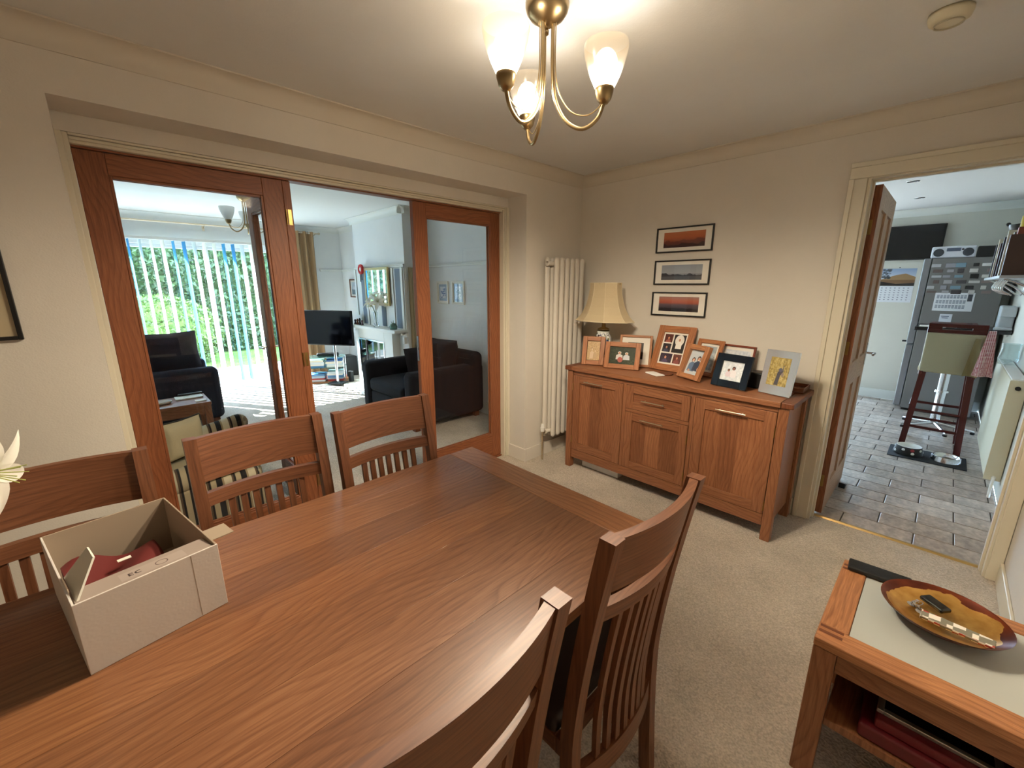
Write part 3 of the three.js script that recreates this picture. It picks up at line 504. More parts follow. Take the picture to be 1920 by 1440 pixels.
  photoFrame('square dark blue frame with child photograph on white mount', { x: 2.742, z: -0.885, phi: -12, w: 0.228, h: 0.211, lean: 15.5, fw: 0.045, mat: phys(0x141c26, 0.12), mountM: M.paper,
    art: people('#d8dce0', (c, w, h) => { speckle(c, w, h, ['#e8ecf0', '#c4ccd4'], 200, 26); person(c, 140, 90, 84, '#8a5a48', '#1e1614', '#e4e0e4'); person(c, 84, 120, 62, '#96644e', '#241a18', '#d8c8d0'); }) });
  photoFrame('thin red-brown wooden frame behind the dark blue frame', { x: 3.02, z: -0.955, phi: -9, w: 0.232, h: 0.235, lean: 12, fw: 0.013, mat: wood(oakA, 0xa86848, 0.35), strut: 0.02, pw: 0.17, ph: 0.165,
    art: people('#d4d8de', (c, w, h) => { speckle(c, w, h, ['#e8eaee', '#bcc4d0'], 250, 24); person(c, 128, 120, 90, '#c0a090', '#6a5a58', '#b0b4c4'); }) });
  photoFrame('shiny silver frame with yellowish outdoor photograph at the sideboard end', { x: 2.752, z: -0.632, phi: -15, w: 0.182, h: 0.262, lean: 10, th: 0.016, fw: 0.01, clear: std(0xdcdad6, 0.16, { metalness: 0.75 }), pw: 0.112, ph: 0.165, py: 0.138, strut: 0.05, strutM: phys(0xffffff, 0.05, { transmission: 0.9, thickness: 0 }),
    art: people('#a08a4c', (c, w, h) => { speckle(c, w, h, ['#b8a468', '#7c6c3c', '#c8b884'], 500, 18); c.fillStyle = '#4a4850'; c.beginPath(); c.moveTo(100, 250); c.lineTo(120, 130); c.lineTo(150, 110); c.lineTo(190, 120); c.lineTo(160, 160); c.lineTo(150, 250); c.fill(); blob(c, 150, 110, 24, 18, '#5c5c6c'); blob(c, 185, 150, 16, 20, '#8a7a70'); c.fillStyle = '#5a5a6c'; c.fillRect(176, 70, 10, 50); }) });
  single('mobile_phone', 'white mobile phone lying on the sideboard', 'phone', rbox(-0.036, 0.036, 0, 0.009, -0.07, 0.07, 0.004, 3).rotateY(-0.5).translate(2.80, TOP, -1.40), M.white);
  single('coaster', 'small round dark wooden coaster behind the white phone', 'coaster', lathe([[0.0005, 0], [0.046, 0], [0.05, 0.006], [0.046, 0.012], [0.0005, 0.01]]).translate(2.862, TOP, -1.345), M.chairEnd);
  single('storage_case', 'small black case behind the shiny silver frame', 'case', rbox(2.86, 2.97, TOP, TOP + 0.1, -0.83, -0.7, 0.01, 2), M.black);
  const tr = thing('wooden_tray', 'dark wooden tray on the sideboard end against the wall', 'tray', [3.0, TOP, -0.6]);
  P(tr, 'base', bx(-0.085, 0.085, 0, 0.008, -0.045, 0.085), M.chairEnd);
  P(tr, 'rim', [bx(-0.085, 0.085, 0.0085, 0.03, 0.079, 0.085), bx(-0.085, -0.079, 0.0085, 0.03, -0.045, 0.079), bx(0.079, 0.085, 0.0085, 0.03, -0.045, 0.079)], M.chairEnd);
}
// ---------------------------------------------------------------- table lamp
{
  const l = thing('table_lamp', 'cream panelled lamp on blue and white porcelain jar base', 'lamp', [2.935, TOP, -1.945]);
  const jar = canvasTex(512, 256, (c, w, h) => { c.fillStyle = '#dfe0dc'; c.fillRect(0, 0, w, h); for (let i = 0; i < 10; i++) { const x = (i + 0.5) * w / 10; c.strokeStyle = '#28304c'; c.lineWidth = 4; c.beginPath(); c.ellipse(x, 128, 22, 80, 0, 0, 6.3); c.stroke(); for (let k = 0; k < 9; k++) blob(c, x + (rnd() - 0.5) * 34, 60 + rnd() * 140, 5 + rnd() * 7, 4 + rnd() * 6, ['#2c3a66', '#3c2a30', '#7c7a58', '#50587c'][k % 4]); } c.fillStyle = '#2a3050'; c.fillRect(0, 6, w, 12); c.fillRect(0, h - 18, w, 10); });
  const jg = lathe([[0.0005, 0.02], [0.05, 0.02], [0.055, 0.03], [0.072, 0.09], [0.08, 0.15], [0.074, 0.2], [0.055, 0.235], [0.05, 0.245], [0.05, 0.262], [0.0005, 0.266]], 10); jg.userData.keepUV = true;
  P(l, 'jar', jg, phys(0xffffff, 0.15, { map: jar }));
  P(l, 'foot', lathe([[0.0005, 0], [0.066, 0], [0.066, 0.01], [0.056, 0.0195], [0.0005, 0.0195]]), M.chairEnd);
  P(l, 'collar', [lathe([[0.0005, 0.267], [0.05, 0.267], [0.045, 0.285], [0.016, 0.295], [0.014, 0.35], [0.0005, 0.352]])], M.bronze);
  const SX = 0.64, sides = 8, prof = [[0.262, 0.345], [0.244, 0.356], [0.205, 0.40], [0.172, 0.46], [0.15, 0.53], [0.138, 0.60], [0.136, 0.648]];
  const sg = new THREE.LatheGeometry(prof.map((p) => new THREE.Vector2(...p)), sides, 0.39).toNonIndexed(); sg.scale(SX, 1, 1); sg.computeVertexNormals();
  P(l, 'shade', sg, phys(0xdcc8a2, 0.9, { transmission: 0.25, thickness: 0, bumpMap: fineBump, bumpScale: 0.001, side: THREE.DoubleSide }));
  for (let i = 0; i < sides; i++) { const a = 0.39 + i * 2 * Math.PI / sides; P(l, 'shade_rib', tube(prof.map(([r, y]) => [SX * r * Math.sin(a), y, r * Math.cos(a)]), 0.0022, 18, 5), std(0xe0cfae, 0.8)); }
  const ring = (r, y) => { const p = []; for (let i = 0; i <= sides; i++) { const a = 0.39 + i * 2 * Math.PI / sides; p.push([SX * r * Math.sin(a), y, r * Math.cos(a)]); } return p.slice(1).map((q, i) => bar(p[i], q, 0.003, 6)); };
  P(l, 'trim_band', [...ring(0.262, 0.345), ...ring(0.136, 0.648)], std(0xe4d6b8, 0.8));
  P(l, 'harp', [bar([0, 0.35, 0], [0, 0.64, 0], 0.003), bar([-0.085, 0.64, 0], [0.085, 0.64, 0], 0.002), bar([0, 0.64, -0.136], [0, 0.64, 0.136], 0.002)], M.bronze);
}
// ---------------------------------------------------------------- column radiator
{
  const r = thing('column_radiator', 'tall white vertical column radiator beside the folding doors', 'radiator', [2.83, 0, -2.27]);
  const rm = std(0xd4ccc0, 0.4);
  const col = (x, z) => new THREE.CapsuleGeometry(0.0255, 1.47, 4, 14).scale(1, 1, 0.75).translate(x, 0.955, z);
  for (let i = 0; i < 6; i++) P(r, 'column', col(-0.16 + i * 0.066, 0.032), rm);
  for (let i = 0; i < 6; i++) P(r, 'column', col(-0.205 + i * 0.066, -0.028), rm);
  P(r, 'header', [cyl(0.019, 0.019, 0.42, -0.23, 1.665, 0.0, 16, 'x'), cyl(0.019, 0.019, 0.42, -0.23, 0.25, 0.0, 16, 'x')], rm);
  P(r, 'plug', lathe([[0.008, 0], [0.014, 0], [0.021, 0.004], [0.021, 0.012], [0.014, 0.012]], 18).rotateZ(Math.PI / 2).translate(-0.231, 1.665, 0), rm);
  P(r, 'valve', [cyl(0.017, 0.02, 0.035, -0.262, 0.262, 0, 14), cyl(0.016, 0.013, 0.03, -0.262, 0.2975, 0, 14)], M.white, 'white thermostatic valve head');
  P(r, 'pipe', [cyl(0.008, 0.008, 0.258, -0.262, 0.001, 0, 10), bar([-0.262, 0.25, 0], [-0.232, 0.25, 0], 0.011)], M.nickel, 'metal pipe to the floor');
  P(r, 'bracket', [bx(-0.1, -0.07, 1.5, 1.53, -0.077, -0.05), bx(0.06, 0.09, 1.5, 1.53, -0.077, -0.05)], rm);
}

// ---------------------------------------------------------------- pictures on the walls
function wallPicture(label, o) {      // o.dir: 'x' hangs on wall_back facing -x, 'z' on wall_left facing +z
  const g = thing('framed_picture', label, 'picture', o.pos, o.turn, o.group);
  const { w, h, fw, th = 0.018, mat, pw, ph, art, name = 'print' } = o, a = w / 2, b = h / 2;
  P(g, 'frame', [bx(-a, -a + fw, -b, b, 0.001, th), bx(a - fw, a, -b, b, 0.001, th), bx(-a + fw, a - fw, -b, -b + fw, 0.001, th), bx(-a + fw, a - fw, b - fw, b, 0.001, th)], mat);
  P(g, 'mount', bx(-a + fw, a - fw, -b + fw, b - fw, 0.001, 0.006, 0), o.mountM ?? M.paper);
  if (art) print(g, name, pw, ph, art, 0, o.py ?? 0, 0.0066);
  P(g, 'glass', new THREE.PlaneGeometry(w - 2 * fw, h - 2 * fw).translate(0, 0, th - 0.006), M.pictureGlass);
  return g;
}
{
  const scape = (stops, fn) => canvasTex(512, 192, (c, w, h) => { const g = c.createLinearGradient(0, 0, 0, h); stops.forEach(([p, q]) => g.addColorStop(p, q)); c.fillStyle = g; c.fillRect(0, 0, w, h); fn(c, w, h); });
  const hills = (c, w, h, y, amp, col, seed) => { c.fillStyle = col; c.beginPath(); c.moveTo(0, h); for (let x = 0; x <= w; x += 6) c.lineTo(x, y + amp * (fbm(x / 60, 1, 64, 64, seed, 4) - 0.5) * 2); c.lineTo(w, h); c.fill(); };
  const o = { turn: -Math.PI / 2, w: 0.418, h: 0.177, fw: 0.0095, mat: M.black, pw: 0.305, ph: 0.108, group: 'three panoramic landscapes above the sideboard' };
  wallPicture('topmost panoramic picture, orange misty sunset in a thin black frame', { ...o, pos: [XB, 1.820, -1.413], art: scape([[0, '#b4683a'], [0.35, '#b05c30'], [0.7, '#7c3e2c'], [1, '#3c2428']], (c, w, h) => { hills(c, w, h, 110, 40, 'rgba(90,44,36,0.6)', 3); hills(c, w, h, 150, 26, 'rgba(48,26,30,0.85)', 5); }) });
  wallPicture('middle panoramic picture, grey-blue coastline in a thin black frame', { ...o, pos: [XB, 1.588, -1.411], art: scape([[0, '#9098a4'], [0.55, '#a2a8b0'], [0.6, '#8a9098'], [1, '#70747c']], (c, w, h) => { hills(c, w, h, 120, 26, '#3c4048', 8); c.fillStyle = '#565a62'; c.fillRect(0, 146, w, 46); }) });
  wallPicture('lowest panoramic picture, red dusk over dark sea in a thin black frame', { ...o, pos: [XB, 1.357, -1.413], art: scape([[0, '#a08078'], [0.25, '#b86850'], [0.42, '#a85440'], [0.55, '#5c5058'], [1, '#241e24']], (c, w, h) => { hills(c, w, h, 150, 16, 'rgba(28,22,28,0.9)', 12); }) });
  wallPicture('black framed picture on the wall left of the folding doors', { turn: 0, pos: [-0.47, 1.75, ZA], w: 0.49, h: 0.89, fw: 0.013, mat: M.black, pw: 0.26, ph: 0.5, mountM: std(0xb8a888, 0.8), art: canvasTex(128, 256, (c, w, h) => { c.fillStyle = '#9a9484'; c.fillRect(0, 0, w, h); speckle(c, w, h, ['#aaa494', '#807a6c'], 200, 20); }) });
}
// ---------------------------------------------------------------- chandeliers
function chandelier(label, pos, turn, lit) {
  const c = thing('chandelier', label, 'ceiling light', pos, turn);
  const met = M.bronze, y0 = -HC;
  P(c, 'ceiling_rose', lathe([[0.0005, -0.064], [0.022, -0.062], [0.034, -0.055], [0.054, -0.042], [0.066, -0.026], [0.07, -0.012], [0.07, -0.001], [0.0005, -0.001]]), met);
  P(c, 'finial', lathe([[0.0005, -0.092], [0.006, -0.088], [0.007, -0.078], [0.004, -0.071]], 14), met);
  for (let k = 0; k < 3; k++) {
    const a = 3.094 - k * 2 * Math.PI / 3, ca = Math.cos(a), sa = Math.sin(a), at = (r, y, s = 0) => [r * ca - s * sa, y, r * sa + s * ca];
    const arm = P(c, 'arm', [tube([[0.02, -0.06], [0.022, -0.2], [0.032, -0.278], [0.07, -0.345], [0.125, -0.372], [0.172, -0.346], [0.192, -0.30]].map(([r, y]) => at(r, y)), 0.0065, 44, 10)], met);
    P(arm, 'wire', tube([[0.03, -0.06], [0.032, -0.2], [0.048, -0.268], [0.09, -0.322], [0.14, -0.334], [0.178, -0.312], [0.19, -0.294]].map(([r, y]) => at(r, y, 0.004)), 0.002, 40, 6), met);
    P(arm, 'cup', [lathe([[0.0005, -0.304], [0.012, -0.304], [0.023, -0.291], [0.029, -0.27], [0.03, -0.258], [0.026, -0.258], [0.0005, -0.278]], 24).translate(0.192 * ca, 0, 0.192 * sa)], met);
    const sh = lathe([[0.024, -0.27], [0.035, -0.25], [0.047, -0.226], [0.058, -0.198], [0.066, -0.172], [0.0705, -0.15], [0.0708, -0.14], [0.069, -0.134]], 36).translate(0.192 * ca, 0, 0.192 * sa);
    P(c, 'glass_shade', sh, phys(lit ? 0xfff4e2 : 0xf2f4f4, lit ? 0.19 : 0.9, { transmission: lit ? 1 : 0.62, thickness: 0, side: THREE.DoubleSide }), 'frosted glass shade');
    const bulb = P(c, 'bulb', new THREE.SphereGeometry(0.039, 20, 14).scale(1, 1.3, 1).translate(0.192 * ca, -0.197, 0.192 * sa), lit ? std(0xffffff, 0.5, { emissive: new THREE.Color(1, 0.86, 0.62), emissiveIntensity: 1.9 }) : phys(0xffffff, 0.4, { transmission: 0.3, thickness: 0 }));
    if (lit) { const S = new THREE.SpotLight(LAMP_COLOR, LAMP_DOWN, 0, 1.5, 0.5); S.name = 'bulb_spot'; S.castShadow = true; S.position.set(0.192 * ca, -0.205, 0.192 * sa); S.target.position.set(0.192 * ca, -2, 0.192 * sa); c.add(S, S.target); const L = new THREE.PointLight(LAMP_COLOR, LAMP_POWER); L.name = 'bulb_light'; L.castShadow = true; L.position.set(0.192 * ca, -0.205, 0.192 * sa); c.add(L); }
  }
  return c;
}
chandelier('lit brass chandelier with three frosted glass shades above the table', [1.18, HC, -1.055], 0, true);
chandelier('unlit matching chandelier hanging in the living room', [1.27, HL, -5.42], 0.25, false);
{
  const s = thing('smoke_alarm', 'round white smoke alarm at the top edge of the ceiling', 'alarm', [2.17, HC, -0.155]);
  P(s, 'body', lathe([[0.0005, -0.034], [0.04, -0.034], [0.052, -0.026], [0.056, -0.012], [0.056, -0.001], [0.0005, -0.001]]), std(0xd8cfb4, 0.5));
  P(s, 'vent_ring', lathe([[0.034, -0.0345], [0.034, -0.038], [0.038, -0.038], [0.038, -0.0345]]), std(0xb8ae94, 0.6));
}
// ---------------------------------------------------------------- low oak table with glass top
{
  const t = thing('side_table', 'low oak cube table with frosted glass top in bottom right corner', 'side table', [1.595, 0, 0.15]);
  const A = 0.253, B0 = -0.262, B1 = 0.25, y = 0.5;
  P(t, 'top_rail', bx(-A, -A + 0.075, y - 0.03, y, B0 + 0.0, B1, 0.004), M.paleOak); P(t, 'top_rail', bx(A - 0.06, A, y - 0.03, y, B0, B1, 0.004), M.paleOak);
  P(t, 'top_rail', bx(-A + 0.0755, A - 0.0605, y - 0.03, y, B0, B0 + 0.07, 0.003), M.paleOak); P(t, 'top_rail', bx(-A + 0.0755, A - 0.0605, y - 0.03, y, B1 - 0.07, B1, 0.003), M.paleOak);
  for (const sx of [-1, 1]) P(t, 'joint_key', [bx(sx * A - sx * 0.065 - 0.006, sx * A - sx * 0.065 + 0.006, y - 0.002, y + 0.0006, B0 + 0.004, B0 + 0.06, 0), bx(sx * A - sx * 0.04 - 0.006, sx * A - sx * 0.04 + 0.006, y - 0.002, y + 0.0006, B0 + 0.004, B0 + 0.06, 0)], M.chairEnd, 'dark inlaid joint keys');
  P(t, 'glass_panel', bx(-A + 0.076, A - 0.061, y - 0.012, y - 0.004, B0 + 0.071, B1 - 0.071, 0.001), phys(0xb6b8b2, 0.3));
  P(t, 'under_board', bx(-A + 0.07, A - 0.055, y - 0.03, y - 0.0125, B0 + 0.06, B1 - 0.06, 0), M.oak);
  for (const sx of [-1, 1]) for (const z of [B0 + 0.001, B1 - 0.057]) P(t, 'leg', bx(sx > 0 ? A - 0.056 : -A + 0.001, sx > 0 ? A - 0.001 : -A + 0.056, 0.0005, y - 0.0305, z, z + 0.056, 0.003), M.oak);
  for (const sx of [-1, 1]) P(t, 'apron', bx(sx * (A - 0.03) - 0.02, sx * (A - 0.03) + 0.02, y - 0.095, y - 0.031, B0 + 0.058, B1 - 0.058, 0.002), M.oak);
  for (const z of [B0 + 0.01, B1 - 0.04]) P(t, 'side_panel', bx(-A + 0.057, A - 0.057, 0.06, y - 0.031, z, z + 0.02, 0.002), M.paleOak);
  P(t, 'shelf', bx(-A + 0.01, A - 0.01, 0.215, 0.24, B0 + 0.058, B1 - 0.058, 0.002), M.oak);
  P(t, 'back_panel', bx(A - 0.02, A - 0.012, 0.06, y - 0.1, B0 + 0.058, B1 - 0.058, 0), M.oak);
  const red = std(0x5c0c14, 0.5);
  single('photo_album', 'dark red album lying on the low table shelf', 'album', rbox(1.36, 1.78, 0.2405, 0.285, 0.02, 0.33, 0.008, 2), red);
  single('photo_album', 'smaller red album on top of the larger album', 'album', rbox(1.375, 1.74, 0.2855, 0.315, 0.05, 0.31, 0.006, 2), std(0x6a1018, 0.5));
  const f = thing('framed_photo', 'silver photo frame lying flat on the red albums', 'photo frame', [1.5, 0.3155, 0.17]);
  P(f, 'frame', [bx(-0.1, 0.1, 0, 0.012, -0.12, -0.105), bx(-0.1, 0.1, 0, 0.012, 0.105, 0.12), bx(-0.1, -0.085, 0, 0.012, -0.105, 0.105), bx(0.085, 0.1, 0, 0.012, -0.105, 0.105)], std(0xd0ccc4, 0.3, { metalness: 0.8 }));
  P(f, 'photograph', bx(-0.085, 0.085, 0, 0.006, -0.105, 0.105, 0), std(0x1c1412, 0.3));
  // wallet / case
  single('glasses_case', 'black leather case at the far corner of the low table', 'case', rbox(-0.034, 0.034, 0, 0.016, -0.085, 0.085, 0.006, 3).rotateY(0.06).translate(1.812, 0.501, -0.012), std(0x121212, 0.55, { bumpMap: fineBump, bumpScale: 0.001 }));
  // copper bowl
  const b = thing('copper_bowl', 'wide copper and gold leaf bowl on the low table', 'bowl', [1.657, 0.501, 0.142]);
  const leafTex = dataTex(512, 256, (u, v) => {   // v runs from the centre to the rim
    const p = fbm(u * 12, v * 4, 12, 4, 31, 4), q = fbm(u * 30, v * 10, 30, 10, 37, 3); const edge = v + 0.28 * (p - 0.5) > 0.68;
    const gold = mix3([214, 170, 96], [176, 128, 62], q), cop = mix3([150, 74, 42], [70, 30, 24], p * 1.2 - 0.1);
    return edge ? cop : gold; }, true);
  const bg = lathe([[0.0005, 0.010], [0.05, 0.011], [0.085, 0.019], [0.115, 0.032], [0.138, 0.049], [0.142, 0.052]], 48).scale(0.95, 1, 1); bg.userData.keepUV = true;
  P(b, 'inside', bg, std(0xffffff, 0.3, { map: leafTex, metalness: 0.75, side: THREE.DoubleSide }));
  P(b, 'outside', lathe([[0.142, 0.0515], [0.136, 0.044], [0.112, 0.026], [0.082, 0.012], [0.05, 0.004], [0.045, 0.0], [0.0005, 0.0]], 48).scale(0.95, 1, 1), std(0x5c2c1c, 0.35, { metalness: 0.6 }));
  const k = thing('key_bunch', 'bunch of keys with black fob in the copper bowl', 'keys', [1.675, 0.524, 0.095]);
  P(k, 'fob', rbox(-0.02, 0.02, 0, 0.014, -0.032, 0.032, 0.006, 3).rotateY(-0.6).rotateX(0.1).translate(0.025, 0.009, 0.03), M.blackGloss);
  P(k, 'ring', new THREE.TorusGeometry(0.013, 0.0014, 6, 24).rotateX(1.2).translate(-0.002, 0.012, -0.008), M.chrome);
  for (const [a, x, z] of [[0.4, -0.035, 0.0], [1.1, -0.03, 0.022], [-0.3, -0.01, -0.02]]) P(k, 'key', [cyl(0.011, 0.011, 0.002, 0, 0, 0, 16), bx(0.009, 0.045, 0, 0.002, -0.003, 0.003, 0), bx(0.03, 0.034, 0, 0.002, 0.003, 0.007, 0)].map((g) => g.rotateY(a).rotateX(0.15).translate(x, 0.004, z)), M.chrome);
  single('patterned_packet', 'slim red and white patterned packet leaning in the copper bowl', 'packet', rbox(-0.013, 0.013, 0, 0.014, -0.075, 0.075, 0.003, 2).rotateZ(0.5).rotateY(-0.1).translate(1.606, 0.537, 0.17), std(0xffffff, 0.6, { map: dataTex(64, 64, (u, v) => { const a = Math.floor(u * 4), b2 = Math.floor(v * 4), k2 = H(a, b2, 5); return k2 < 0.4 ? [226, 220, 208] : k2 < 0.75 ? [168, 58, 46] : [120, 116, 100]; }, true, [0.05, 0.05]) }));
}
// ---------------------------------------------------------------- living room: window dressing
{
  const b = thing('vertical_blind', 'vertical blind of white and blue slats across the patio window', 'blind', [0, 0, -7.36]);
  P(b, 'head_rail', bx(-0.92, 2.26, 2.075, 2.11, -0.025, 0.02, 0.003), M.white);
  const sw = phys(0xf0f0ec, 0.9, { transmission: 0.04, thickness: 0, side: THREE.DoubleSide }), sb = phys(0x3f9fd6, 0.9, { transmission: 0.08, thickness: 0, side: THREE.DoubleSide });
  const sg = bend(new THREE.BoxGeometry(0.0012, 2.0, 0.127, 1, 1, 6), (v) => { v.x += 0.006 * (1 - (v.z / 0.0635) ** 2); });
  for (let k = -10; k <= 16; k++) {
    const x = 0.36 + 0.1135 * k; const m = ((k % 5) + 5) % 5; const blue = m === 0 || m === 4;
    const s = P(b, 'slat', sg.clone(), blue ? sb : sw); s.position.set(x, 1.07, 0); s.rotation.y = 10 * D2R + rr(-0.05, 0.05);
  }
  const p = thing('curtain_pole', 'long metal curtain pole above the patio window', 'curtain pole', [0, 2.27, -7.36]);
  P(p, 'rod', cyl(0.011, 0.011, 4.0, -1.3, 0.03, 0.06, 12, 'x'), M.nickel); P(p, 'finial', new THREE.SphereGeometry(0.02, 14, 10).translate(2.71, 0.03, 0.06), M.nickel);
  for (const x of [-0.9, 1.19, 2.66]) P(p, 'bracket', [bar([x, 0.0, -0.088], [x, 0.025, 0.058], 0.006), bx(x - 0.015, x + 0.015, -0.04, 0.03, -0.0895, -0.083)], M.nickel);
  const c = thing('curtain', 'brown eyelet curtain hanging at right of the patio window', 'curtain', [2.455, 0, -7.30]);
  const cg = bend(new THREE.BoxGeometry(0.34, 2.30, 0.004, 60, 6, 1).translate(0, 1.17, 0), (v) => { v.z += 0.038 * Math.sin(v.x / 0.34 * Math.PI * 6); v.x *= 1 - 0.08 * Math.sin(v.y * 1.2); });
  P(c, 'fabric', cg, std(0xa88a66, 0.9, { bumpMap: fineBump, bumpScale: 0.0012 }));
  for (let i = 0; i < 6; i++) P(c, 'eyelet', new THREE.TorusGeometry(0.02, 0.004, 6, 18).rotateY(Math.PI / 2).translate(-0.14 + i * 0.056, 2.30, 0.0), M.chrome);
}
// ---------------------------------------------------------------- living room: seating
const navy = phys(0x161d2c, 0.95, { sheen: 0.4, sheenColor: new THREE.Color(0x2a3040), sheenRoughness: 0.6, bumpMap: fineBump, bumpScale: 0.002 });
const plum = phys(0x0f0e17, 0.95, { sheen: 0.4, sheenColor: new THREE.Color(0x2c2838), sheenRoughness: 0.6, bumpMap: fineBump, bumpScale: 0.002 });
function sofa(name, label, W, D, pos, turn, mat, seats) {   // own frame: width along x, faces +z, origin at the floor centre
  const s = thing(name, label, 'sofa', pos, turn), a = W / 2, d = D / 2;
  for (const q of [-1, 1]) P(s, 'arm', rbox(q > 0 ? a - 0.18 : -a, q > 0 ? a : -a + 0.18, 0.06, 0.63, -d, d, 0.06, 4), mat);
  P(s, 'back', rbox(-a + 0.005, a - 0.005, 0.06, 0.76, -d, -d + 0.2, 0.07, 4), mat);
  P(s, 'base', rbox(-a + 0.18, a - 0.18, 0.08, 0.3, -d + 0.2, d - 0.02, 0.03, 3), mat);
  const w = (W - 0.37) / seats;
  for (let i = 0; i < seats; i++) { P(s, 'seat_cushion', rbox(-a + 0.186 + i * w, -a + 0.182 + (i + 1) * w, 0.3, 0.45, -d + 0.24, d, 0.05, 4), mat); const c = P(s, 'back_cushion', pillow(w - 0.01, 0.46, 0.24), mat); c.position.set(-a + 0.184 + (i + 0.5) * w, 0.66, -d + 0.28); c.rotation.x = -0.18; }
  for (const [x, z] of [[-1, -1], [-1, 1], [1, -1], [1, 1]]) P(s, 'foot', bx(x * (a - 0.08) - 0.03, x * (a - 0.08) + 0.03, 0.0005, 0.062, z * (d - 0.08) - 0.03, z * (d - 0.08) + 0.03), M.chairEnd);
  return s;
}
{
  sofa('sofa', 'near-black velvet loveseat behind the right folding door', 1.14, 0.96, [2.565, 0, -4.165], -Math.PI / 2, plum, 1);
  sofa('armchair', 'dark navy armchair in front of the patio blinds', 0.96, 0.95, [0.325, 0, -5.9], Math.PI / 2, navy, 1);
  const c = single('scatter_cushion', 'dark navy cushion standing on the navy armchair arm side', 'cushion', pillow(0.46, 0.42, 0.15), navy);
  c.position.set(0.46, 0.80, -5.66); c.rotation.set(-0.1, 0.05, 0.03);
  const c2 = single('scatter_cushion', 'dark cushion leaning inside the near arm of the black loveseat', 'cushion', pillow(0.42, 0.4, 0.14), plum);
  c2.position.set(2.40, 0.66, -3.86); c2.rotation.set(-0.1, 0.0, 0.05);
  // striped armchair close to the doors
  const stripes = dataTex(256, 16, (u) => { const p = (u * 4) % 1; return p < 0.22 ? [26, 24, 26] : p < 0.3 ? [150, 132, 100] : p < 0.62 ? [196, 186, 158] : p < 0.7 ? [92, 74, 56] : p < 0.78 ? [26, 24, 26] : [176, 160, 128]; }, true, [0.5, 0.5]);
  const sm = std(0xffffff, 0.9, { map: stripes }), cream = std(0xb4a98a, 0.9, { bumpMap: fineBump, bumpScale: 0.001 });
  const a = thing('striped_armchair', 'cream and black striped armchair just beyond the folding doors', 'armchair', [0.31, 0, -3.17]);
  P(a, 'side_panel', rbox(-0.3, 0.24, 0.06, 0.40, 0.26, 0.38, 0.04, 3), sm); P(a, 'side_panel', rbox(-0.3, 0.24, 0.06, 0.40, -0.38, -0.26, 0.04, 3), sm);
  for (const z of [0.32, -0.32]) P(a, 'arm', bend(new THREE.CapsuleGeometry(0.075, 0.42, 6, 16).rotateZ(Math.PI / 2).translate(0.045, 0.41, z), (v) => { v.y += 0.2 * Math.max(0, v.x + 0.2); }), sm);
  P(a, 'back', bend(new THREE.BoxGeometry(0.14, 0.66, 0.74, 2, 6, 6).translate(-0.27, 0.39, 0), (v) => { v.x -= (v.y - 0.06) * 0.06; v.y -= v.y > 0.6 ? 0.25 * v.z * v.z : 0; }), sm);
  P(a, 'seat_cushion', rbox(-0.19, 0.27, 0.25, 0.37, -0.255, 0.255, 0.04, 4), cream); P(a, 'base', rbox(-0.22, 0.24, 0.08, 0.25, -0.258, 0.258, 0.02, 2), sm);
  for (const x of [-0.26, 0.2]) for (const z of [-0.32, 0.32]) P(a, 'foot', cyl(0.018, 0.026, 0.06, x, 0.0005, z, 12), M.chairEnd);
  const k = thing('piped_cushion', 'cream cushion with dark piping on the striped armchair', 'cushion', [0.235, 0.525, -3.33], 0.55);
  P(k, 'cover', pillow(0.27, 0.255, 0.11), cream);
  const edge = []; for (let i = 0; i <= 40; i++) { const t = i / 10, s = Math.floor(t) % 4, f = t - Math.floor(t); const q = [[-1 + 2 * f, -1], [1, -1 + 2 * f], [1 - 2 * f, 1], [-1, 1 - 2 * f]][s]; const m = 1 - 0.06 * (1 - Math.min(Math.abs(q[0]), Math.abs(q[1]))); edge.push([q[0] * 0.135 * m, q[1] * 0.1275 * m, 0]); }
  P(k, 'piping', tube(edge, 0.006, 80, 6), std(0x2a2622, 0.8));
}
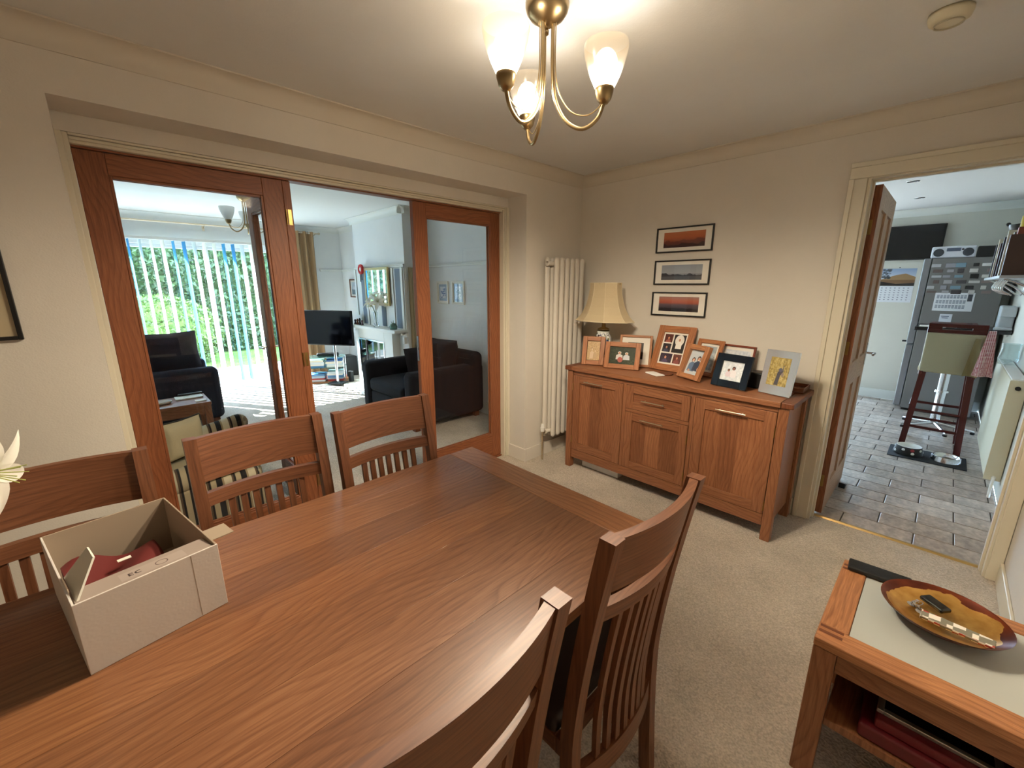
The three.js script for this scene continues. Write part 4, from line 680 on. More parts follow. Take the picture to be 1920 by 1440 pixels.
// ---------------------------------------------------------------- living room: small table, television, fireplace
{
  const t = thing('lamp_table', 'small oak side table between navy armchair and striped armchair', 'side table', [0.30, 0, -4.575]);
  P(t, 'top', bx(-0.255, 0.255, 0.47, 0.5, -0.19, 0.19, 0.004), M.oak);
  for (const x of [-1, 1]) for (const z of [-1, 1]) P(t, 'leg', bx(x * 0.225 - 0.025, x * 0.225 + 0.025, 0.0005, 0.4695, z * 0.16 - 0.025, z * 0.16 + 0.025), M.oak);
  for (const z of [-1, 1]) P(t, 'apron', bx(-0.2, 0.2, 0.39, 0.4695, z * 0.165 - 0.012, z * 0.165 + 0.012), M.oak);
  for (const x of [-1, 1]) P(t, 'apron', bx(x * 0.225 - 0.012, x * 0.225 + 0.012, 0.39, 0.4695, -0.135, 0.135), M.oak);
  single('tray_dish', 'small white dish at the left of the oak side table', 'dish', lathe([[0.0005, 0.004], [0.06, 0.004], [0.075, 0.022], [0.08, 0.022], [0.066, 0], [0.0005, 0]]).scale(1, 1, 0.7).translate(0.225, 0.501, -4.56), M.white);
  single('tablet', 'white tablet lying on the oak side table', 'tablet', rbox(0.33, 0.53, 0.501, 0.512, -4.73, -4.6, 0.004, 2), M.white);
  single('remote_control', 'black remote control at the back of the oak side table', 'remote', rbox(0.36, 0.54, 0.5125, 0.528, -4.755, -4.715, 0.006, 2), M.black);
  single('notepad', 'small white notepad near the oak side table edge', 'notepad', bx(0.45, 0.53, 0.501, 0.509, -4.5, -4.43, 0.001), M.paper);
  // television on a pole stand
  const v = thing('television', 'black flat television turned towards the navy armchair', 'television', [2.32, 0, -6.285], -57 * D2R);
  P(v, 'casing', rbox(-0.4, 0.4, 0.625, 1.135, -0.05, -0.003, 0.01, 2), M.black); P(v, 'screen', bx(-0.388, 0.388, 0.642, 1.123, -0.003, 0.0005, 0), phys(0x050507, 0.08));
  P(v, 'pole', bar([0.0, 0.04, -0.12], [0, 0.9, -0.12], 0.02, 14), M.chrome); P(v, 'mount', [bx(-0.1, 0.1, 0.82, 0.94, -0.1, -0.051), bx(-0.02, 0.02, 0.86, 0.9, -0.12, -0.1)], M.black);
  P(v, 'foot', rbox(-0.12, 0.12, 0.0235, 0.04, -0.22, -0.03, 0.006, 2), M.black);
  const s = thing('media_shelf', 'low glass shelf unit on wooden base under the television', 'shelf unit', [2.40, 0, -6.70], -28 * D2R);
  P(s, 'base', rbox(-0.30, 0.30, 0.0005, 0.022, -0.17, 0.17, 0.01, 2), M.paleOak);
  for (const y of [0.235, 0.395]) P(s, 'glass_shelf', bx(-0.28, 0.28, y, y + 0.008, -0.15, 0.15, 0.002), phys(0xbfe0dc, 0.02, { transmission: 0.9, thickness: 0 }));
  for (const x of [-0.27, 0.27]) for (const z of [-0.14, 0.14]) P(s, 'post', [cyl(0.008, 0.008, 0.212, x, 0.0225, z, 10), cyl(0.008, 0.008, 0.152, x, 0.243, z, 10)], M.chrome);
  const cols = ['#dfe4e6', '#3c5c8c', '#e8e2d8', '#b03a34', '#2f4a7a', '#cfd8dc', '#9fb4c4', '#22262c', '#e4dcc8', '#5a86b0'], bm = cols.map((q) => std(q, 0.6));
  const shelfPt = (x, z) => { const a = -28 * D2R; return [2.40 + x * Math.cos(a) + z * Math.sin(a), -6.70 - x * Math.sin(a) + z * Math.cos(a)]; };
  let n = 0; const where = ['lower left', 'lower right', 'upper left', 'upper right'];
  [[-0.135, 0.0225, 4], [0.13, 0.0225, 5], [-0.135, 0.2435, 4], [0.13, 0.2435, 4]].forEach(([x, y0, m], st) => { let y = y0; for (let i = 0; i < m; i++, n++) { const h = [0.03, 0.024, 0.036, 0.028, 0.03][i], [px, pz] = shelfPt(x + rr(-0.01, 0.01), 0.01), w = 0.115;
    const o = single('book', ['bottom', 'second', 'third', 'fourth', 'fifth'][i] + ' book of the ' + where[st] + ' pile under the television', 'book', bx(-w, w, 0, h - 0.001, -0.11, 0.11, 0.002), bm[(n * 3 + st) % 10], { group: 'books under the television' }); o.position.set(px, y, pz); o.rotation.y = -28 * D2R + rr(-0.1, 0.1); y += h; } });
  const [sx, sz] = shelfPt(0.04, 0.02); const sp = single('media_box', 'black rounded media player on the glass shelf top', 'media player', rbox(-0.16, 0.16, 0, 0.055, -0.05, 0.05, 0.02, 3), M.black); sp.position.set(sx, 0.404, sz); sp.rotation.y = -28 * D2R;
  single('subwoofer', 'black cube speaker on the carpet beside the fireplace', 'speaker', rbox(2.72, 2.96, 0.001, 0.33, -7.12, -6.82, 0.012, 2), M.black);
  const pc = thing('smart_speaker', 'small black cylinder speaker on the floor by the shelf unit', 'speaker', [2.66, 0, -6.42]); P(pc, 'body', cyl(0.042, 0.042, 0.165, 0, 0.001, 0, 24), M.black); P(pc, 'light_ring', new THREE.TorusGeometry(0.038, 0.003, 6, 24).rotateX(Math.PI / 2).translate(0, 0.166, 0), M.chrome);
  // fireplace
  const f = thing('fireplace', 'white fireplace surround with glass-fronted fire', 'fireplace', [2.78, 0, -5.5]);
  P(f, 'surround', [bx(-0.11, -0.001, 0.0005, 0.88, -0.64, -0.53, 0.004), bx(-0.11, -0.001, 0.0005, 0.88, 0.25, 0.48, 0.004), bx(-0.11, -0.001, 0.74, 0.88, -0.53, 0.25, 0.004), bx(-0.11, -0.001, 0.0005, 0.22, -0.53, 0.25, 0.004)], M.livingTrim);
  P(f, 'mantel_shelf', [bx(-0.2, -0.001, 0.9, 0.935, -0.72, 0.72, 0.006), bx(-0.15, -0.001, 0.8805, 0.8995, -0.66, 0.6, 0.005)], M.livingTrim);
  P(f, 'insert_frame', [bx(-0.118, -0.1, 0.22, 0.74, -0.53, -0.51), bx(-0.118, -0.1, 0.22, 0.74, 0.23, 0.25), bx(-0.118, -0.1, 0.72, 0.74, -0.51, 0.23), bx(-0.118, -0.1, 0.22, 0.24, -0.51, 0.23)], M.chrome);
  P(f, 'fire_glass', bx(-0.106, -0.1, 0.24, 0.72, -0.51, 0.23, 0), phys(0x0a0c10, 0.04)); P(f, 'firebox', bx(-0.09, -0.002, 0.22, 0.74, -0.528, 0.248, 0), M.black);
  P(f, 'hearth', bx(-0.36, -0.112, 0.001, 0.045, -0.63, 0.6, 0.006), M.livingTrim);
  // overmantel
  const o = thing('overmantel', 'white overmantel with slate grey side panels above the fireplace', 'overmantel', [2.78, 0.936, -5.5]);
  P(o, 'board', bx(-0.02, -0.001, 0, 0.776, -0.69, 0.71, 0.003), M.livingTrim);
  for (const [a, b] of [[-0.49, -0.36], [0.08, 0.2], [0.49, 0.63]]) P(o, 'panel', bx(-0.026, -0.0205, 0.01, 0.76, a, b, 0.001), std(0x6a7480, 0.6), 'slate grey vertical panel');
  for (const a of [-0.69, -0.35, 0.4, 0.64]) P(o, 'pilaster', bx(-0.034, -0.0265, 0, 0.776, a, a + 0.05, 0.002), M.livingTrim);
  const m = thing('wall_mirror', 'gilt framed mirror leaning on the overmantel', 'mirror', [2.738, 1.225, -5.46]);
  P(m, 'frame', [bx(-0.028, 0, 0, 0.5, -0.33, -0.295, 0.004), bx(-0.028, 0, 0, 0.5, 0.305, 0.34, 0.004), bx(-0.028, 0, 0, 0.035, -0.295, 0.305, 0.004), bx(-0.028, 0, 0.465, 0.5, -0.295, 0.305, 0.004)], std(0xc0a874, 0.35, { metalness: 0.6 }));
  P(m, 'mirror_glass', bx(-0.02, -0.004, 0.035, 0.465, -0.295, 0.305, 0), std(0xf4f6f6, 0.01, { metalness: 1 }));
  const toy = thing('hanging_rosette', 'small red white and black rosette on the mirror corner', 'rosette', [2.705, 1.71, -5.86]);
  P(toy, 'ruffle', new THREE.TorusGeometry(0.05, 0.022, 8, 20).rotateY(Math.PI / 2), std(0xc02a2a, 0.7)); P(toy, 'centre', new THREE.SphereGeometry(0.034, 14, 10).scale(0.5, 1, 1), M.white);
  P(toy, 'ribbon', [bx(-0.004, 0.0, -0.17, -0.03, -0.04, -0.012, 0), bx(-0.006, -0.002, -0.15, -0.03, 0.006, 0.034, 0)], M.black);
  const vs = thing('lily_vase', 'tall glass vase of white lilies on the mantel', 'flowers', [2.66, 0.936, -5.42]);
  P(vs, 'vase', lathe([[0.0005, 0], [0.035, 0], [0.03, 0.05], [0.024, 0.12], [0.032, 0.2], [0.029, 0.2], [0.02, 0.12], [0.026, 0.05], [0.0005, 0.008]]), phys(0xffffff, 0.02, { transmission: 1, thickness: 0.004 }));
  P(vs, 'stem', [[-0.12, 0.33], [0.02, 0.40], [0.12, 0.34], [-0.05, 0.28]].map(([z, y]) => tube([[0, 0.02, 0], [0, 0.18, z * 0.15], [-0.01, y, z]], 0.003, 16, 6)), stemM);
  for (const [z, y, d] of [[-0.12, 0.33, [-0.5, 0.5, -0.6]], [0.02, 0.41, [-0.6, 0.8, 0]], [0.12, 0.34, [-0.5, 0.4, 0.7]], [-0.05, 0.28, [-0.9, 0.1, -0.2]]]) lily(vs, [-0.01, y, z], d, 0.12, [petalM, stamenM]);
  single('greeting_card', 'white and navy greeting card at the left of the mantel', 'card', bx(-0.005, 0, 0, 0.13, -0.09, 0.09, 0).rotateZ(-0.15).translate(2.70, 0.937, -6.08), std(0xffffff, 0.6, { map: canvasTex(128, 96, (c, w, h) => { c.fillStyle = '#e8e8e8'; c.fillRect(0, 0, w, h); c.fillStyle = '#2a3458'; c.fillRect(6, 6, 116, 26); c.fillStyle = '#8a6a70'; for (let i = 0; i < 5; i++) c.fillRect(10 + i * 23, 46, 14, 40); }) }));
  const fig = lathe([[0.0005, 0], [0.02, 0], [0.016, 0.02], [0.011, 0.04], [0.016, 0.055], [0.012, 0.075], [0.0005, 0.082]], 14);
  ['leftmost dark figurine on the mantel', 'second dark figurine from the left on the mantel', 'third dark figurine on the mantel', 'dark figurine nearest the lilies on the mantel'].forEach((l, i) => single('figurine', l, 'figurine', fig.clone().scale(1, 0.9 + 0.15 * (i % 3), 1).translate(2.63, 0.936, -6.02 + i * 0.075), [M.black, M.chairEnd, M.black, std(0x6a4a4a, 0.5)][i], { group: 'figurines on the mantel' }));
  const ck = thing('glass_clock', 'small green glass ornament at the right end of the mantel', 'ornament', [2.66, 0.936, -4.95]);
  P(ck, 'body', lathe([[0.0005, 0], [0.045, 0], [0.05, 0.04], [0.03, 0.075], [0.0005, 0.08]], 18), phys(0x7aa898, 0.08, { transmission: 0.5, thickness: 0 })); P(ck, 'leaves', [[-0.05, 0.1], [0.01, 0.12], [0.05, 0.09]].map(([z, y]) => bar([0, 0.05, 0], [0, y, z], 0.008, 6, 0.001)), stemM);
  const sk = thing('wall_socket', 'white plug sockets with cable right of the fireplace', 'socket', [2.779, 0.78, -4.845]);
  P(sk, 'plate', [bx(-0.012, 0, 0.06, 0.15, -0.045, 0.045)], M.white); P(sk, 'plug', [rbox(-0.06, -0.0125, 0.08, 0.14, -0.035, 0.0, 0.008, 2), rbox(-0.055, -0.0125, -0.03, 0.06, 0.0, 0.04, 0.008, 2)], M.white); P(sk, 'cable', tube([[-0.03, 0.08, -0.02], [-0.035, -0.1, -0.01], [-0.04, -0.4, 0.01], [-0.03, -0.77, 0.02]], 0.004, 20, 6), M.white);
  const bd = thing('pleated_hanging', 'beige pleated fabric hanging on the side of the chimney breast', 'fabric', [2.93, 0, -4.765]);
  P(bd, 'fabric', bend(new THREE.BoxGeometry(0.25, 1.69, 0.004, 44, 4, 1).translate(0, 0.865, 0), (v) => { v.z += 0.011 * Math.sin(v.x * 130); }), std(0xb8a888, 0.9));
  wallPicture('small brown framed picture in the alcove beside the window', { pos: [3.0995, 1.44, -6.98], turn: -Math.PI / 2, w: 0.36, h: 0.30, fw: 0.02, mat: M.chairEnd, pw: 0.24, ph: 0.2, art: canvasTex(128, 96, (c, w, h) => { c.fillStyle = '#b8c6d0'; c.fillRect(0, 0, w, h); c.fillStyle = '#5a7a8c'; c.fillRect(0, 56, w, 40); c.fillStyle = '#d8dce0'; c.fillRect(30, 34, 50, 24); }) });
  const art2 = (a) => canvasTex(96, 128, (c, w, h) => { c.fillStyle = '#8ca0b4'; c.fillRect(0, 0, w, h); c.fillStyle = '#d8dde0'; c.fillRect(14, 18, 68, 92); c.fillStyle = a; for (let i = 0; i < 26; i++) c.fillRect(20 + rnd() * 52, 26 + rnd() * 74, 10, 8); });
  const wf = std(0xe6e2d4, 0.5);
  wallPicture('left of two small white framed pictures above the loveseat', { pos: [3.0995, 1.404, -4.435], turn: -Math.PI / 2, w: 0.235, h: 0.275, fw: 0.022, mat: wf, pw: 0.16, ph: 0.2, art: art2('#5c78a4'), group: 'white frames above the loveseat' });
  wallPicture('right of two small white framed pictures above the loveseat', { pos: [3.0995, 1.404, -4.118], turn: -Math.PI / 2, w: 0.24, h: 0.275, fw: 0.022, mat: wf, pw: 0.17, ph: 0.21, art: art2('#9ab0b4'), group: 'white frames above the loveseat' });
}

// ---------------------------------------------------------------- kitchen
{
  const steel = std(0x8c8c90, 0.35, { metalness: 0.7 }), side = std(0x7c7a78, 0.45, { metalness: 0.25 });
  const f = thing('fridge_freezer', 'tall grey fridge freezer covered with magnets', 'fridge', [7.1, 0, 0.04]);
  P(f, 'cabinet', bx(-0.23, 0.28, 0.03, 1.79, -0.25, 0.34, 0.006), side);
  P(f, 'door', bx(-0.23, 0.28, 0.82, 1.79, -0.32, -0.255, 0.01), steel); P(f, 'door', bx(-0.23, 0.28, 0.05, 0.80, -0.32, -0.255, 0.01), steel);
  P(f, 'handle', bx(-0.2, -0.18, 0.83, 0.85, -0.36, -0.321, 0.003), M.black); P(f, 'plinth', bx(-0.2, 0.26, 0.0005, 0.03, -0.24, 0.32, 0), M.black);
  const sheet = canvasTex(256, 160, (c, w, h) => { c.fillStyle = '#e4e6ea'; c.fillRect(0, 0, w, h); c.fillStyle = '#3a4a66'; for (let r = 0; r < 3; r++) for (let i = 0; i < 9; i++) for (let k = 0; k < 4; k++) c.fillRect(14 + i * 22, 20 + r * 44 + k * 8, 17, 4); c.fillStyle = '#4a4c52'; c.fillRect(214, 12, 30, 60); });
  const fs = new THREE.PlaneGeometry(0.31, 0.2).rotateY(-Math.PI / 2).translate(6.866, 1.31, 0.03); fs.userData.keepUV = true;
  single('wall_planner', 'white planner sheet stuck to the fridge side', 'paper', fs, std(0xffffff, 0.6, { map: sheet }));
  const ns = new THREE.PlaneGeometry(0.1, 0.09).rotateY(-Math.PI / 2).translate(6.866, 1.13, 0.0); ns.userData.keepUV = true;
  single('note', 'small white note stuck low on the fridge side', 'paper', ns, std(0xffffff, 0.6, { map: canvasTex(64, 64, (c, w, h) => { c.fillStyle = '#d8dce4'; c.fillRect(0, 0, w, h); c.fillStyle = '#40506c'; c.fillRect(8, 16, 40, 5); c.fillRect(12, 28, 32, 5); }) }));
  const cols = [0xb8b8bc, 0x9a98a0, 0x7c98a8, 0x2a2a2c, 0xd0cdc8, 0x6c5c58, 0xa8a4a8, 0x4a4648, 0xc8c4c0, 0x8c7c78], mm = cols.map((c) => std(c, 0.5));
  const kinds = ['silver', 'lilac', 'pale blue', 'black', 'white', 'brown', 'grey', 'charcoal', 'cream', 'tan'];
  let n = 0;
  [1.71, 1.65, 1.59, 1.53, 1.47, 1.42].forEach((y, r) => { for (let i = 0; i < 5; i++) { const z = -0.16 + i * 0.1 + rr(-0.02, 0.02), w = rr(0.02, 0.042), h = rr(0.012, 0.024);
    single('fridge_magnet', ['top', 'second', 'third', 'fourth', 'fifth', 'lowest'][r] + ' row fridge magnet, ' + ['first', 'second', 'third', 'fourth', 'fifth'][i] + ' from the left, ' + kinds[n % 10], 'magnet', rbox(6.862, 6.8695, y - h, y + h, z - w, z + w, 0.003, 1), mm[n++ % 10], { group: 'magnets on the fridge side' }); } });
  const r = thing('portable_radio', 'white portable radio with two round speakers on the fridge', 'radio', [6.96, 1.791, -0.035]);
  P(r, 'body', rbox(-0.08, 0.08, 0, 0.125, -0.2, 0.15, 0.015, 3), std(0xd6d8e0, 0.4));
  for (const z of [-0.14, 0.09]) P(r, 'speaker', cyl(0.043, 0.043, 0.006, -0.086, 0.058, z, 24, 'x'), std(0x3a3c42, 0.7));
  P(r, 'display', bx(-0.083, -0.0805, 0.07, 0.105, -0.08, 0.03, 0), std(0x5a6478, 0.3)); P(r, 'knob', cyl(0.01, 0.01, 0.006, -0.086, 0.088, 0.045, 12, 'x'), M.black);
  single('black_box', 'black box beside the radio on the fridge', 'box', rbox(6.88, 7.1, 1.791, 1.905, 0.122, 0.26, 0.008, 2), M.black);
  const tv = thing('television', 'black television mounted high on the kitchen wall', 'television', [7.4, 2.005, -0.40]);
  P(tv, 'casing', rbox(-0.07, -0.025, -0.205, 0.205, -0.39, 0.235, 0.008, 2), M.black); P(tv, 'screen', bx(-0.0715, -0.07, -0.19, 0.19, -0.375, 0.22, 0), phys(0x040405, 0.2)); P(tv, 'bracket', bx(-0.025, -0.001, -0.08, 0.08, -0.12, 0.02), M.black);
  const cal = thing('wall_calendar', 'wall calendar with moorland photograph on the kitchen wall', 'calendar', [7.3985, 1.487, -0.51]);
  const cp = (w, h, y, t) => { const g = new THREE.PlaneGeometry(w, h).rotateY(-Math.PI / 2).translate(0, y, 0); g.userData.keepUV = true; return g; };
  P(cal, 'photograph', cp(0.33, 0.215, 0.105).translate(-0.002, 0, 0), std(0xffffff, 0.5, { map: canvasTex(256, 160, (c, w, h) => { const g = c.createLinearGradient(0, 0, 0, 80); g.addColorStop(0, '#8ca0c0'); g.addColorStop(1, '#c0c8d4'); c.fillStyle = g; c.fillRect(0, 0, w, h); c.fillStyle = '#9a7a54'; c.beginPath(); c.moveTo(0, 100); c.lineTo(110, 60); c.lineTo(180, 46); c.lineTo(256, 78); c.lineTo(256, 160); c.lineTo(0, 160); c.fill(); c.fillStyle = '#7c5c3c'; c.fillRect(0, 104, w, 30); c.fillStyle = '#2c2420'; c.beginPath(); c.moveTo(0, 160); c.lineTo(0, 120); c.lineTo(120, 140); c.lineTo(256, 132); c.lineTo(256, 160); c.fill(); speckle(c, 60, 80, ['#3c4044', '#20262a'], 60, 14); }) }));
  P(cal, 'month_sheet', cp(0.33, 0.205, -0.107).translate(-0.002, 0, 0), std(0xffffff, 0.6, { map: canvasTex(256, 160, (c, w, h) => { c.fillStyle = '#e2e4e8'; c.fillRect(0, 0, w, h); c.fillStyle = '#8a8c98'; for (let r2 = 0; r2 < 6; r2++) for (let i = 0; i < 7; i++) c.fillRect(16 + i * 33, 16 + r2 * 23, 12, 7); c.strokeStyle = '#b4b8c0'; for (let r2 = 0; r2 < 7; r2++) { c.beginPath(); c.moveTo(8, 12 + r2 * 23); c.lineTo(248, 12 + r2 * 23); c.stroke(); } }) }));
  P(cal, 'hook', bar([0, 0.225, 0], [-0.01, 0.225, 0], 0.006), M.black);
  // ceiling spots
  [[5.394, -0.405, 'recessed kitchen ceiling spotlight nearer the doorway'], [6.442, -0.406, 'recessed kitchen ceiling spotlight farther from the doorway']].forEach(([x, z, l]) => { const o = thing('ceiling_spotlight', l, 'spotlight', [x, HK, z]); P(o, 'ring', lathe([[0.032, -0.001], [0.032, -0.006], [0.045, -0.004], [0.046, -0.001]]), M.chrome); P(o, 'lens', cyl(0.031, 0.031, 0.002, 0, -0.004, 0, 20), std(0x2a2c30, 0.3)); });
  // breakfast bar
  const b = thing('breakfast_bar', 'dark narrow breakfast bar on a chrome pedestal', 'bar table', [6.25, 0, 0.12]);
  P(b, 'worktop', bx(-0.12, 0.45, 1.035, 1.07, -0.33, 0.345, 0.004), phys(0x1c1a1c, 0.25));
  P(b, 'column', cyl(0.038, 0.038, 0.975, -0.05, 0.06, -0.02, 24), M.chrome); P(b, 'collar', cyl(0.055, 0.05, 0.02, -0.05, 0.40, -0.02, 24), M.chrome);
  for (let i = 0; i < 5; i++) { const a = i * 1.2566 + 0.3, c = Math.cos(a), s = Math.sin(a); P(b, 'base_arm', bar([-0.05 + 0.02 * c, 0.062, -0.02 + 0.02 * s], [-0.05 + 0.3 * c, 0.028, -0.02 + 0.3 * s], 0.02, 10, 0.012), M.chrome); P(b, 'base_foot', cyl(0.018, 0.018, 0.018, -0.05 + 0.29 * c, 0.0005, -0.02 + 0.29 * s, 12), M.black); }
  single('serving_tray', 'dark red wooden tray lying on the breakfast bar', 'tray', bx(6.35, 6.65, 1.071, 1.1, -0.1, 0.25, 0.006), std(0x521a14, 0.4));
  single('letter_pile', 'white letters lying on the breakfast bar left end', 'papers', [bx(6.17, 6.38, 1.071, 1.074, -0.18, 0.02, 0), bx(6.2, 6.36, 1.074, 1.077, -0.12, 0.1, 0).rotateY(0)], M.paper);
  single('frying_pan', 'black pan on the breakfast bar beside the letters', 'pan', [lathe([[0.0005, 0], [0.07, 0], [0.085, 0.03], [0.082, 0.03], [0.067, 0.004], [0.0005, 0.004]]).translate(6.25, 1.078, 0.0), bar([6.25, 1.1, 0.085], [6.24, 1.11, 0.2], 0.008)], M.black);
  single('coffee_machine', 'white and grey coffee machine at the wall end of the bar', 'coffee machine', [rbox(6.2, 6.45, 1.071, 1.3, 0.36, 0.46, 0.015, 2), rbox(6.15, 6.2, 1.071, 1.1, 0.34, 0.46, 0.01, 2), rbox(6.15, 6.205, 1.2, 1.3, 0.36, 0.46, 0.01, 2)], std(0xc4c8cc, 0.35));
  // bar stool
  const red = wood(oakA, 0x6a241c, 0.35), s = thing('bar_stool', 'dark red wooden bar stool with cream upholstered back', 'stool', [5.52, 0, 0.088]);
  const L = [[-0.20, -0.185, -0.18, -0.15], [-0.22, 0.185, -0.18, 0.15], [0.2, -0.185, 0.16, -0.15], [0.2, 0.185, 0.16, 0.15]];
  L.forEach(([x0, z0, x1, z1]) => P(s, 'leg', bend(new THREE.BoxGeometry(0.045, 0.72, 0.045, 1, 4, 1).translate(0, 0.3605, 0), (v) => { const t = v.y / 0.72; v.x += x0 + (x1 - x0) * t; v.z += z0 + (z1 - z0) * t; }), red));
  for (const y of [0.2, 0.36]) { P(s, 'stretcher', [bar([-0.2, y, -0.18], [-0.21, y, 0.165], 0.013, 6)], red); P(s, 'stretcher', bar([0.19, y, -0.18], [0.19, y, 0.18], 0.013, 6), red); P(s, 'stretcher', bar([-0.19, y + 0.04, -0.18], [0.19, y + 0.04, -0.18], 0.013, 6), red); P(s, 'stretcher', bar([-0.2, y + 0.04, 0.165], [0.19, y + 0.04, 0.18], 0.013, 6), red); }
  P(s, 'seat', rbox(-0.2, 0.2, 0.7205, 0.775, -0.19, 0.19, 0.02, 3), std(0xb4a888, 0.8));
  P(s, 'back_post', [bar([-0.19, 0.70, -0.165], [-0.27, 1.15, -0.165], 0.016, 6), bar([-0.19, 0.70, 0.165], [-0.27, 1.15, 0.165], 0.016, 6)], red);
  const bk = P(s, 'back_panel', rbox(-0.02, 0.02, 0.0, 0.36, -0.178, 0.178, 0.012, 3), std(0xb2aa8c, 0.85, { bumpMap: fineBump, bumpScale: 0.001 }), 'cream upholstered back'); bk.position.set(-0.215, 0.735, 0); bk.rotation.z = 0.17;
  const tr = P(s, 'top_rail', [bx(-0.014, 0.014, 0.0, 0.028, -0.178, 0.178), bx(-0.014, 0.014, 0.052, 0.08, -0.178, 0.178), bx(-0.014, 0.014, 0.028, 0.052, -0.178, -0.09), bx(-0.014, 0.014, 0.028, 0.052, 0.09, 0.178)], red, 'top rail with hand slot'); tr.position.set(-0.277, 1.093, 0); tr.rotation.z = 0.17;
  // dog bowls on a mat
  single('feeding_mat', 'black rubber mat on the kitchen tiles under the bowls', 'mat', rbox(4.895, 5.25, 0.001, 0.007, -0.165, 0.335, 0.003, 1), std(0x14161a, 0.8));
  const d = thing('pet_bowl', 'black and white spotted ceramic bowl on the mat', 'bowl', [5.05, 0.0075, -0.035]);
  P(d, 'outside', lathe([[0.0005, 0], [0.098, 0], [0.102, 0.006], [0.088, 0.07], [0.086, 0.075]]), M.black); P(d, 'inside', lathe([[0.086, 0.075], [0.08, 0.077], [0.074, 0.06], [0.07, 0.02], [0.0005, 0.016]]), M.white);
  for (let i = 0; i < 9; i++) { const a = i * 0.698, y = 0.025 + (i % 2) * 0.026, rad = 0.1015 - 0.22 * (y - 0.006); P(d, 'spot', new THREE.SphereGeometry(0.013, 10, 8).scale(0.25, 1, 1).rotateY(-a).translate(rad * Math.cos(a), y, rad * Math.sin(a)), M.white); }
  P(d, 'heart', new THREE.SphereGeometry(0.013, 10, 8).scale(0.25, 1, 1.2).rotateY(-2.85).translate(-0.0885, 0.054, 0.028), std(0x9c2a30, 0.5));
  single('steel_bowl', 'shiny steel bowl at the right of the mat', 'bowl', lathe([[0.0005, 0.004], [0.07, 0.004], [0.078, 0.04], [0.088, 0.046], [0.09, 0.044], [0.1, 0.002], [0.097, 0], [0.0005, 0]]).translate(5.06, 0.0075, 0.205), M.chrome);
  // radiator on the right wall
  const q = thing('panel_radiator', 'cream panel radiator on the kitchen wall', 'radiator', [5.0, 0, 0.43]);
  P(q, 'panel', rbox(-0.6, 0.6, 0.13, 0.86, -0.045, 0.02, 0.01, 2), std(0xcfc8ac, 0.45)); P(q, 'end_cover', rbox(-0.606, -0.6, 0.13, 0.86, -0.048, 0.036, 0.002, 1), std(0xcfc8ac, 0.45)); P(q, 'vent_plug', cyl(0.014, 0.014, 0.012, -0.618, 0.81, -0.005, 14, 'x'), M.black); P(q, 'pipe', [cyl(0.009, 0.009, 0.16, -0.62, 0.001, 0.0, 10), bar([-0.62, 0.155, 0], [-0.6, 0.155, 0], 0.012)], M.white);
  P(q, 'grille', bx(-0.59, 0.59, 0.8605, 0.868, -0.04, 0.03, 0.001), M.white); P(q, 'bracket', bx(-0.3, -0.26, 0.3, 0.7, 0.02, 0.0395), M.white);
  // towel rail with towels, jug
  const gingham = dataTex(64, 64, (u, v) => { const a = (u * 4 % 1) < 0.5, b2 = (v * 4 % 1) < 0.5; return a && b2 ? [150, 52, 64] : a || b2 ? [206, 150, 154] : [232, 220, 214]; }, true, [0.045, 0.045]);
  const cloth = (w, h, ph) => bend(new THREE.BoxGeometry(0.02, h, w, 1, 14, 16).translate(0, -h / 2, 0), (v) => { const t = -v.y / h; v.z *= 0.35 + 0.65 * t; v.x += 0.022 * Math.sin(v.z * 60 + ph) * (0.3 + t); });
  const tw = single('tea_towel', 'pink checked tea towel draped over the bar stool corner', 'towel', cloth(0.12, 0.38, 0), std(0xffffff, 0.9, { map: gingham })); tw.position.set(5.19, 1.13, 0.29);
  const tw2 = single('cleaning_cloth', 'khaki cloth hanging beside the pink checked tea towel', 'cloth', cloth(0.09, 0.32, 2), std(0x8a7c58, 0.9)); tw2.position.set(5.19, 1.06, 0.222);
  // shelf with books
  const h = thing('book_shelf', 'grey wall shelf of cookbooks in the kitchen', 'shelf', [5.25, 1.54, 0.33]);
  P(h, 'board', bx(-1.0, 1.0, 0, 0.02, -0.13, 0.138, 0.003), std(0xb8b8bc, 0.35)); for (const x of [-0.9, 0.0, 0.9]) P(h, 'bracket', tube([[x, 0, 0.136], [x, -0.14, 0.12], [x, -0.05, 0.0], [x, 0, -0.1]], 0.008, 20, 6), M.chrome);
  P(h, 'hook_rail', [0, 1, 2, 3, 4, 5].map((i) => tube([[-0.9 + i * 0.2, -0.001, -0.08], [-0.9 + i * 0.2, -0.07, -0.1], [-0.9 + i * 0.2, -0.11, -0.05]], 0.006, 12, 6)), M.chrome);
  const bc = [['dark brown', 0x4a3026], ['rust', 0x8a3c22], ['grey', 0x807c78], ['maroon', 0x5c1e1c], ['cream', 0xd4ccb4], ['black', 0x181618], ['red', 0x8c2c24], ['silver', 0xc8c8c8], ['charcoal', 0x3a3638], ['white', 0xdedcd6], ['pale blue', 0xa8c4dc], ['slate', 0x6a7078]];
  const ordinal = ['nearest', 'second', 'third', 'fourth', 'fifth', 'sixth', 'seventh', 'eighth', 'ninth', 'tenth', 'eleventh', 'twelfth', 'thirteenth', 'fourteenth', 'fifteenth', 'sixteenth', 'seventeenth', 'eighteenth', 'nineteenth', 'twentieth', 'twenty-first', 'twenty-second', 'twenty-third', 'twenty-fourth'];
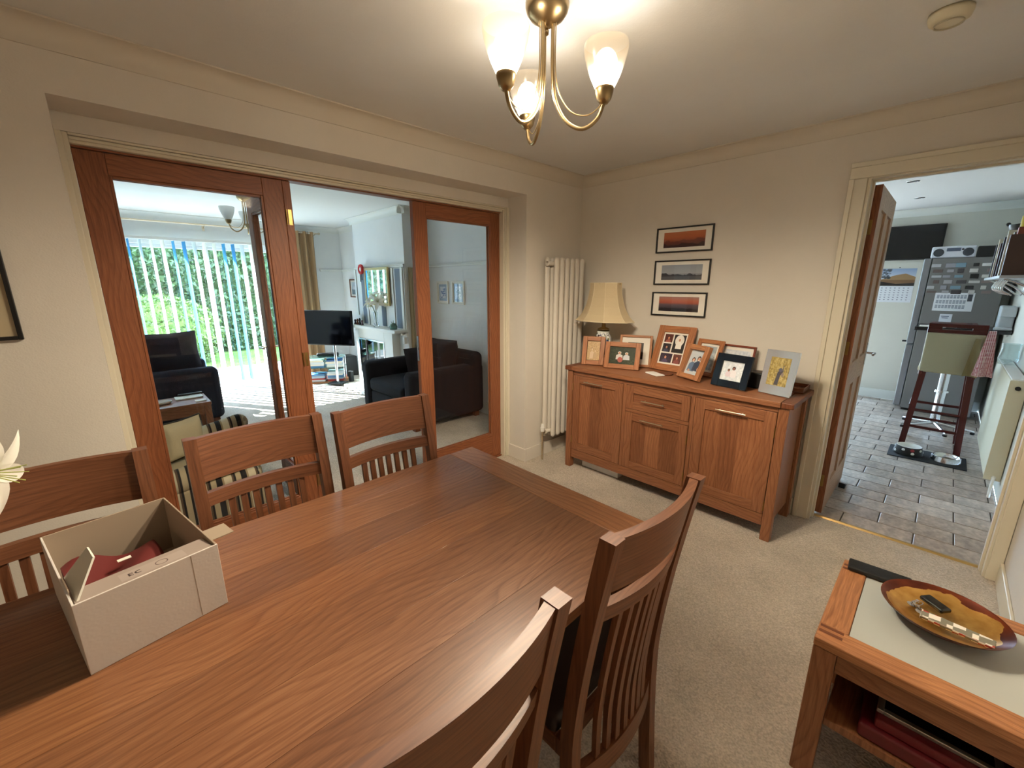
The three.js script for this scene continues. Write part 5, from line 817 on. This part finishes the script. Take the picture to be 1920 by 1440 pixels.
  let x = 4.36; ordinal.forEach((o, i) => { const [nm, col] = bc[i % 12], w = 0.055 + 0.03 * ((i * 7) % 4) / 3, hh = 0.26 + 0.025 * ((i * 5) % 3), bk = thing('cookbook', `${nm} cookbook, ${o} from the doorway on the kitchen shelf`, 'book', [x, 1.561, 0.21 + 0.01 * ((i * 3) % 4)], 0, 'cookbooks on the kitchen shelf');
    P(bk, 'cover', [bx(0, 0.004, 0, hh, 0, 0.2, 0.001), bx(w - 0.004, w, 0, hh, 0, 0.2, 0.001), bx(0.004, w - 0.004, 0, hh, 0, 0.004, 0.001)], std(col, 0.5)); P(bk, 'pages', bx(0.005, w - 0.005, 0.006, hh - 0.006, 0.005, 0.195, 0), M.paper);
    if (i % 3 === 0) P(bk, 'title_band', bx(0.006, w - 0.006, hh * 0.55, hh * 0.8, -0.0012, -0.0001, 0), M.white);
    x += w + 0.0015; });
  const pot = thing('cooking_pot', 'dark pan lying across the cookbooks', 'pan', [5.0, 1.875, 0.31]);
  P(pot, 'body', lathe([[0.0005, 0], [0.085, 0], [0.095, 0.06], [0.1, 0.06], [0.09, -0.0], [0.0005, 0.004]].slice(0, 4)), std(0x2c2a28, 0.35, { metalness: 0.4 })); P(pot, 'knob', new THREE.SphereGeometry(0.014, 10, 8).translate(0, 0.066, -0.096), M.black);
  single('storage_jar', 'yellow lidded jar on top of the kitchen shelf', 'jar', lathe([[0.0005, 0], [0.04, 0], [0.043, 0.01], [0.043, 0.09], [0.034, 0.1], [0.036, 0.13], [0.0005, 0.132]]).translate(4.72, 1.875, 0.30), std(0xc8a828, 0.4));
  single('glass_jug', 'clear glass jug beneath the kitchen shelf', 'jug', lathe([[0.0005, 0.004], [0.05, 0.004], [0.06, 0.05], [0.05, 0.13], [0.055, 0.17], [0.052, 0.17], [0.046, 0.13], [0.056, 0.05], [0.0005, 0.008]]).translate(5.2, 0.869, 0.41), phys(0xeef4f4, 0.03, { transmission: 0.9, thickness: 0 }));
}
scene.traverse((o) => { if (o.isMesh) { o.castShadow = true; o.receiveShadow = true; } });
renderer.render(scene, camera);
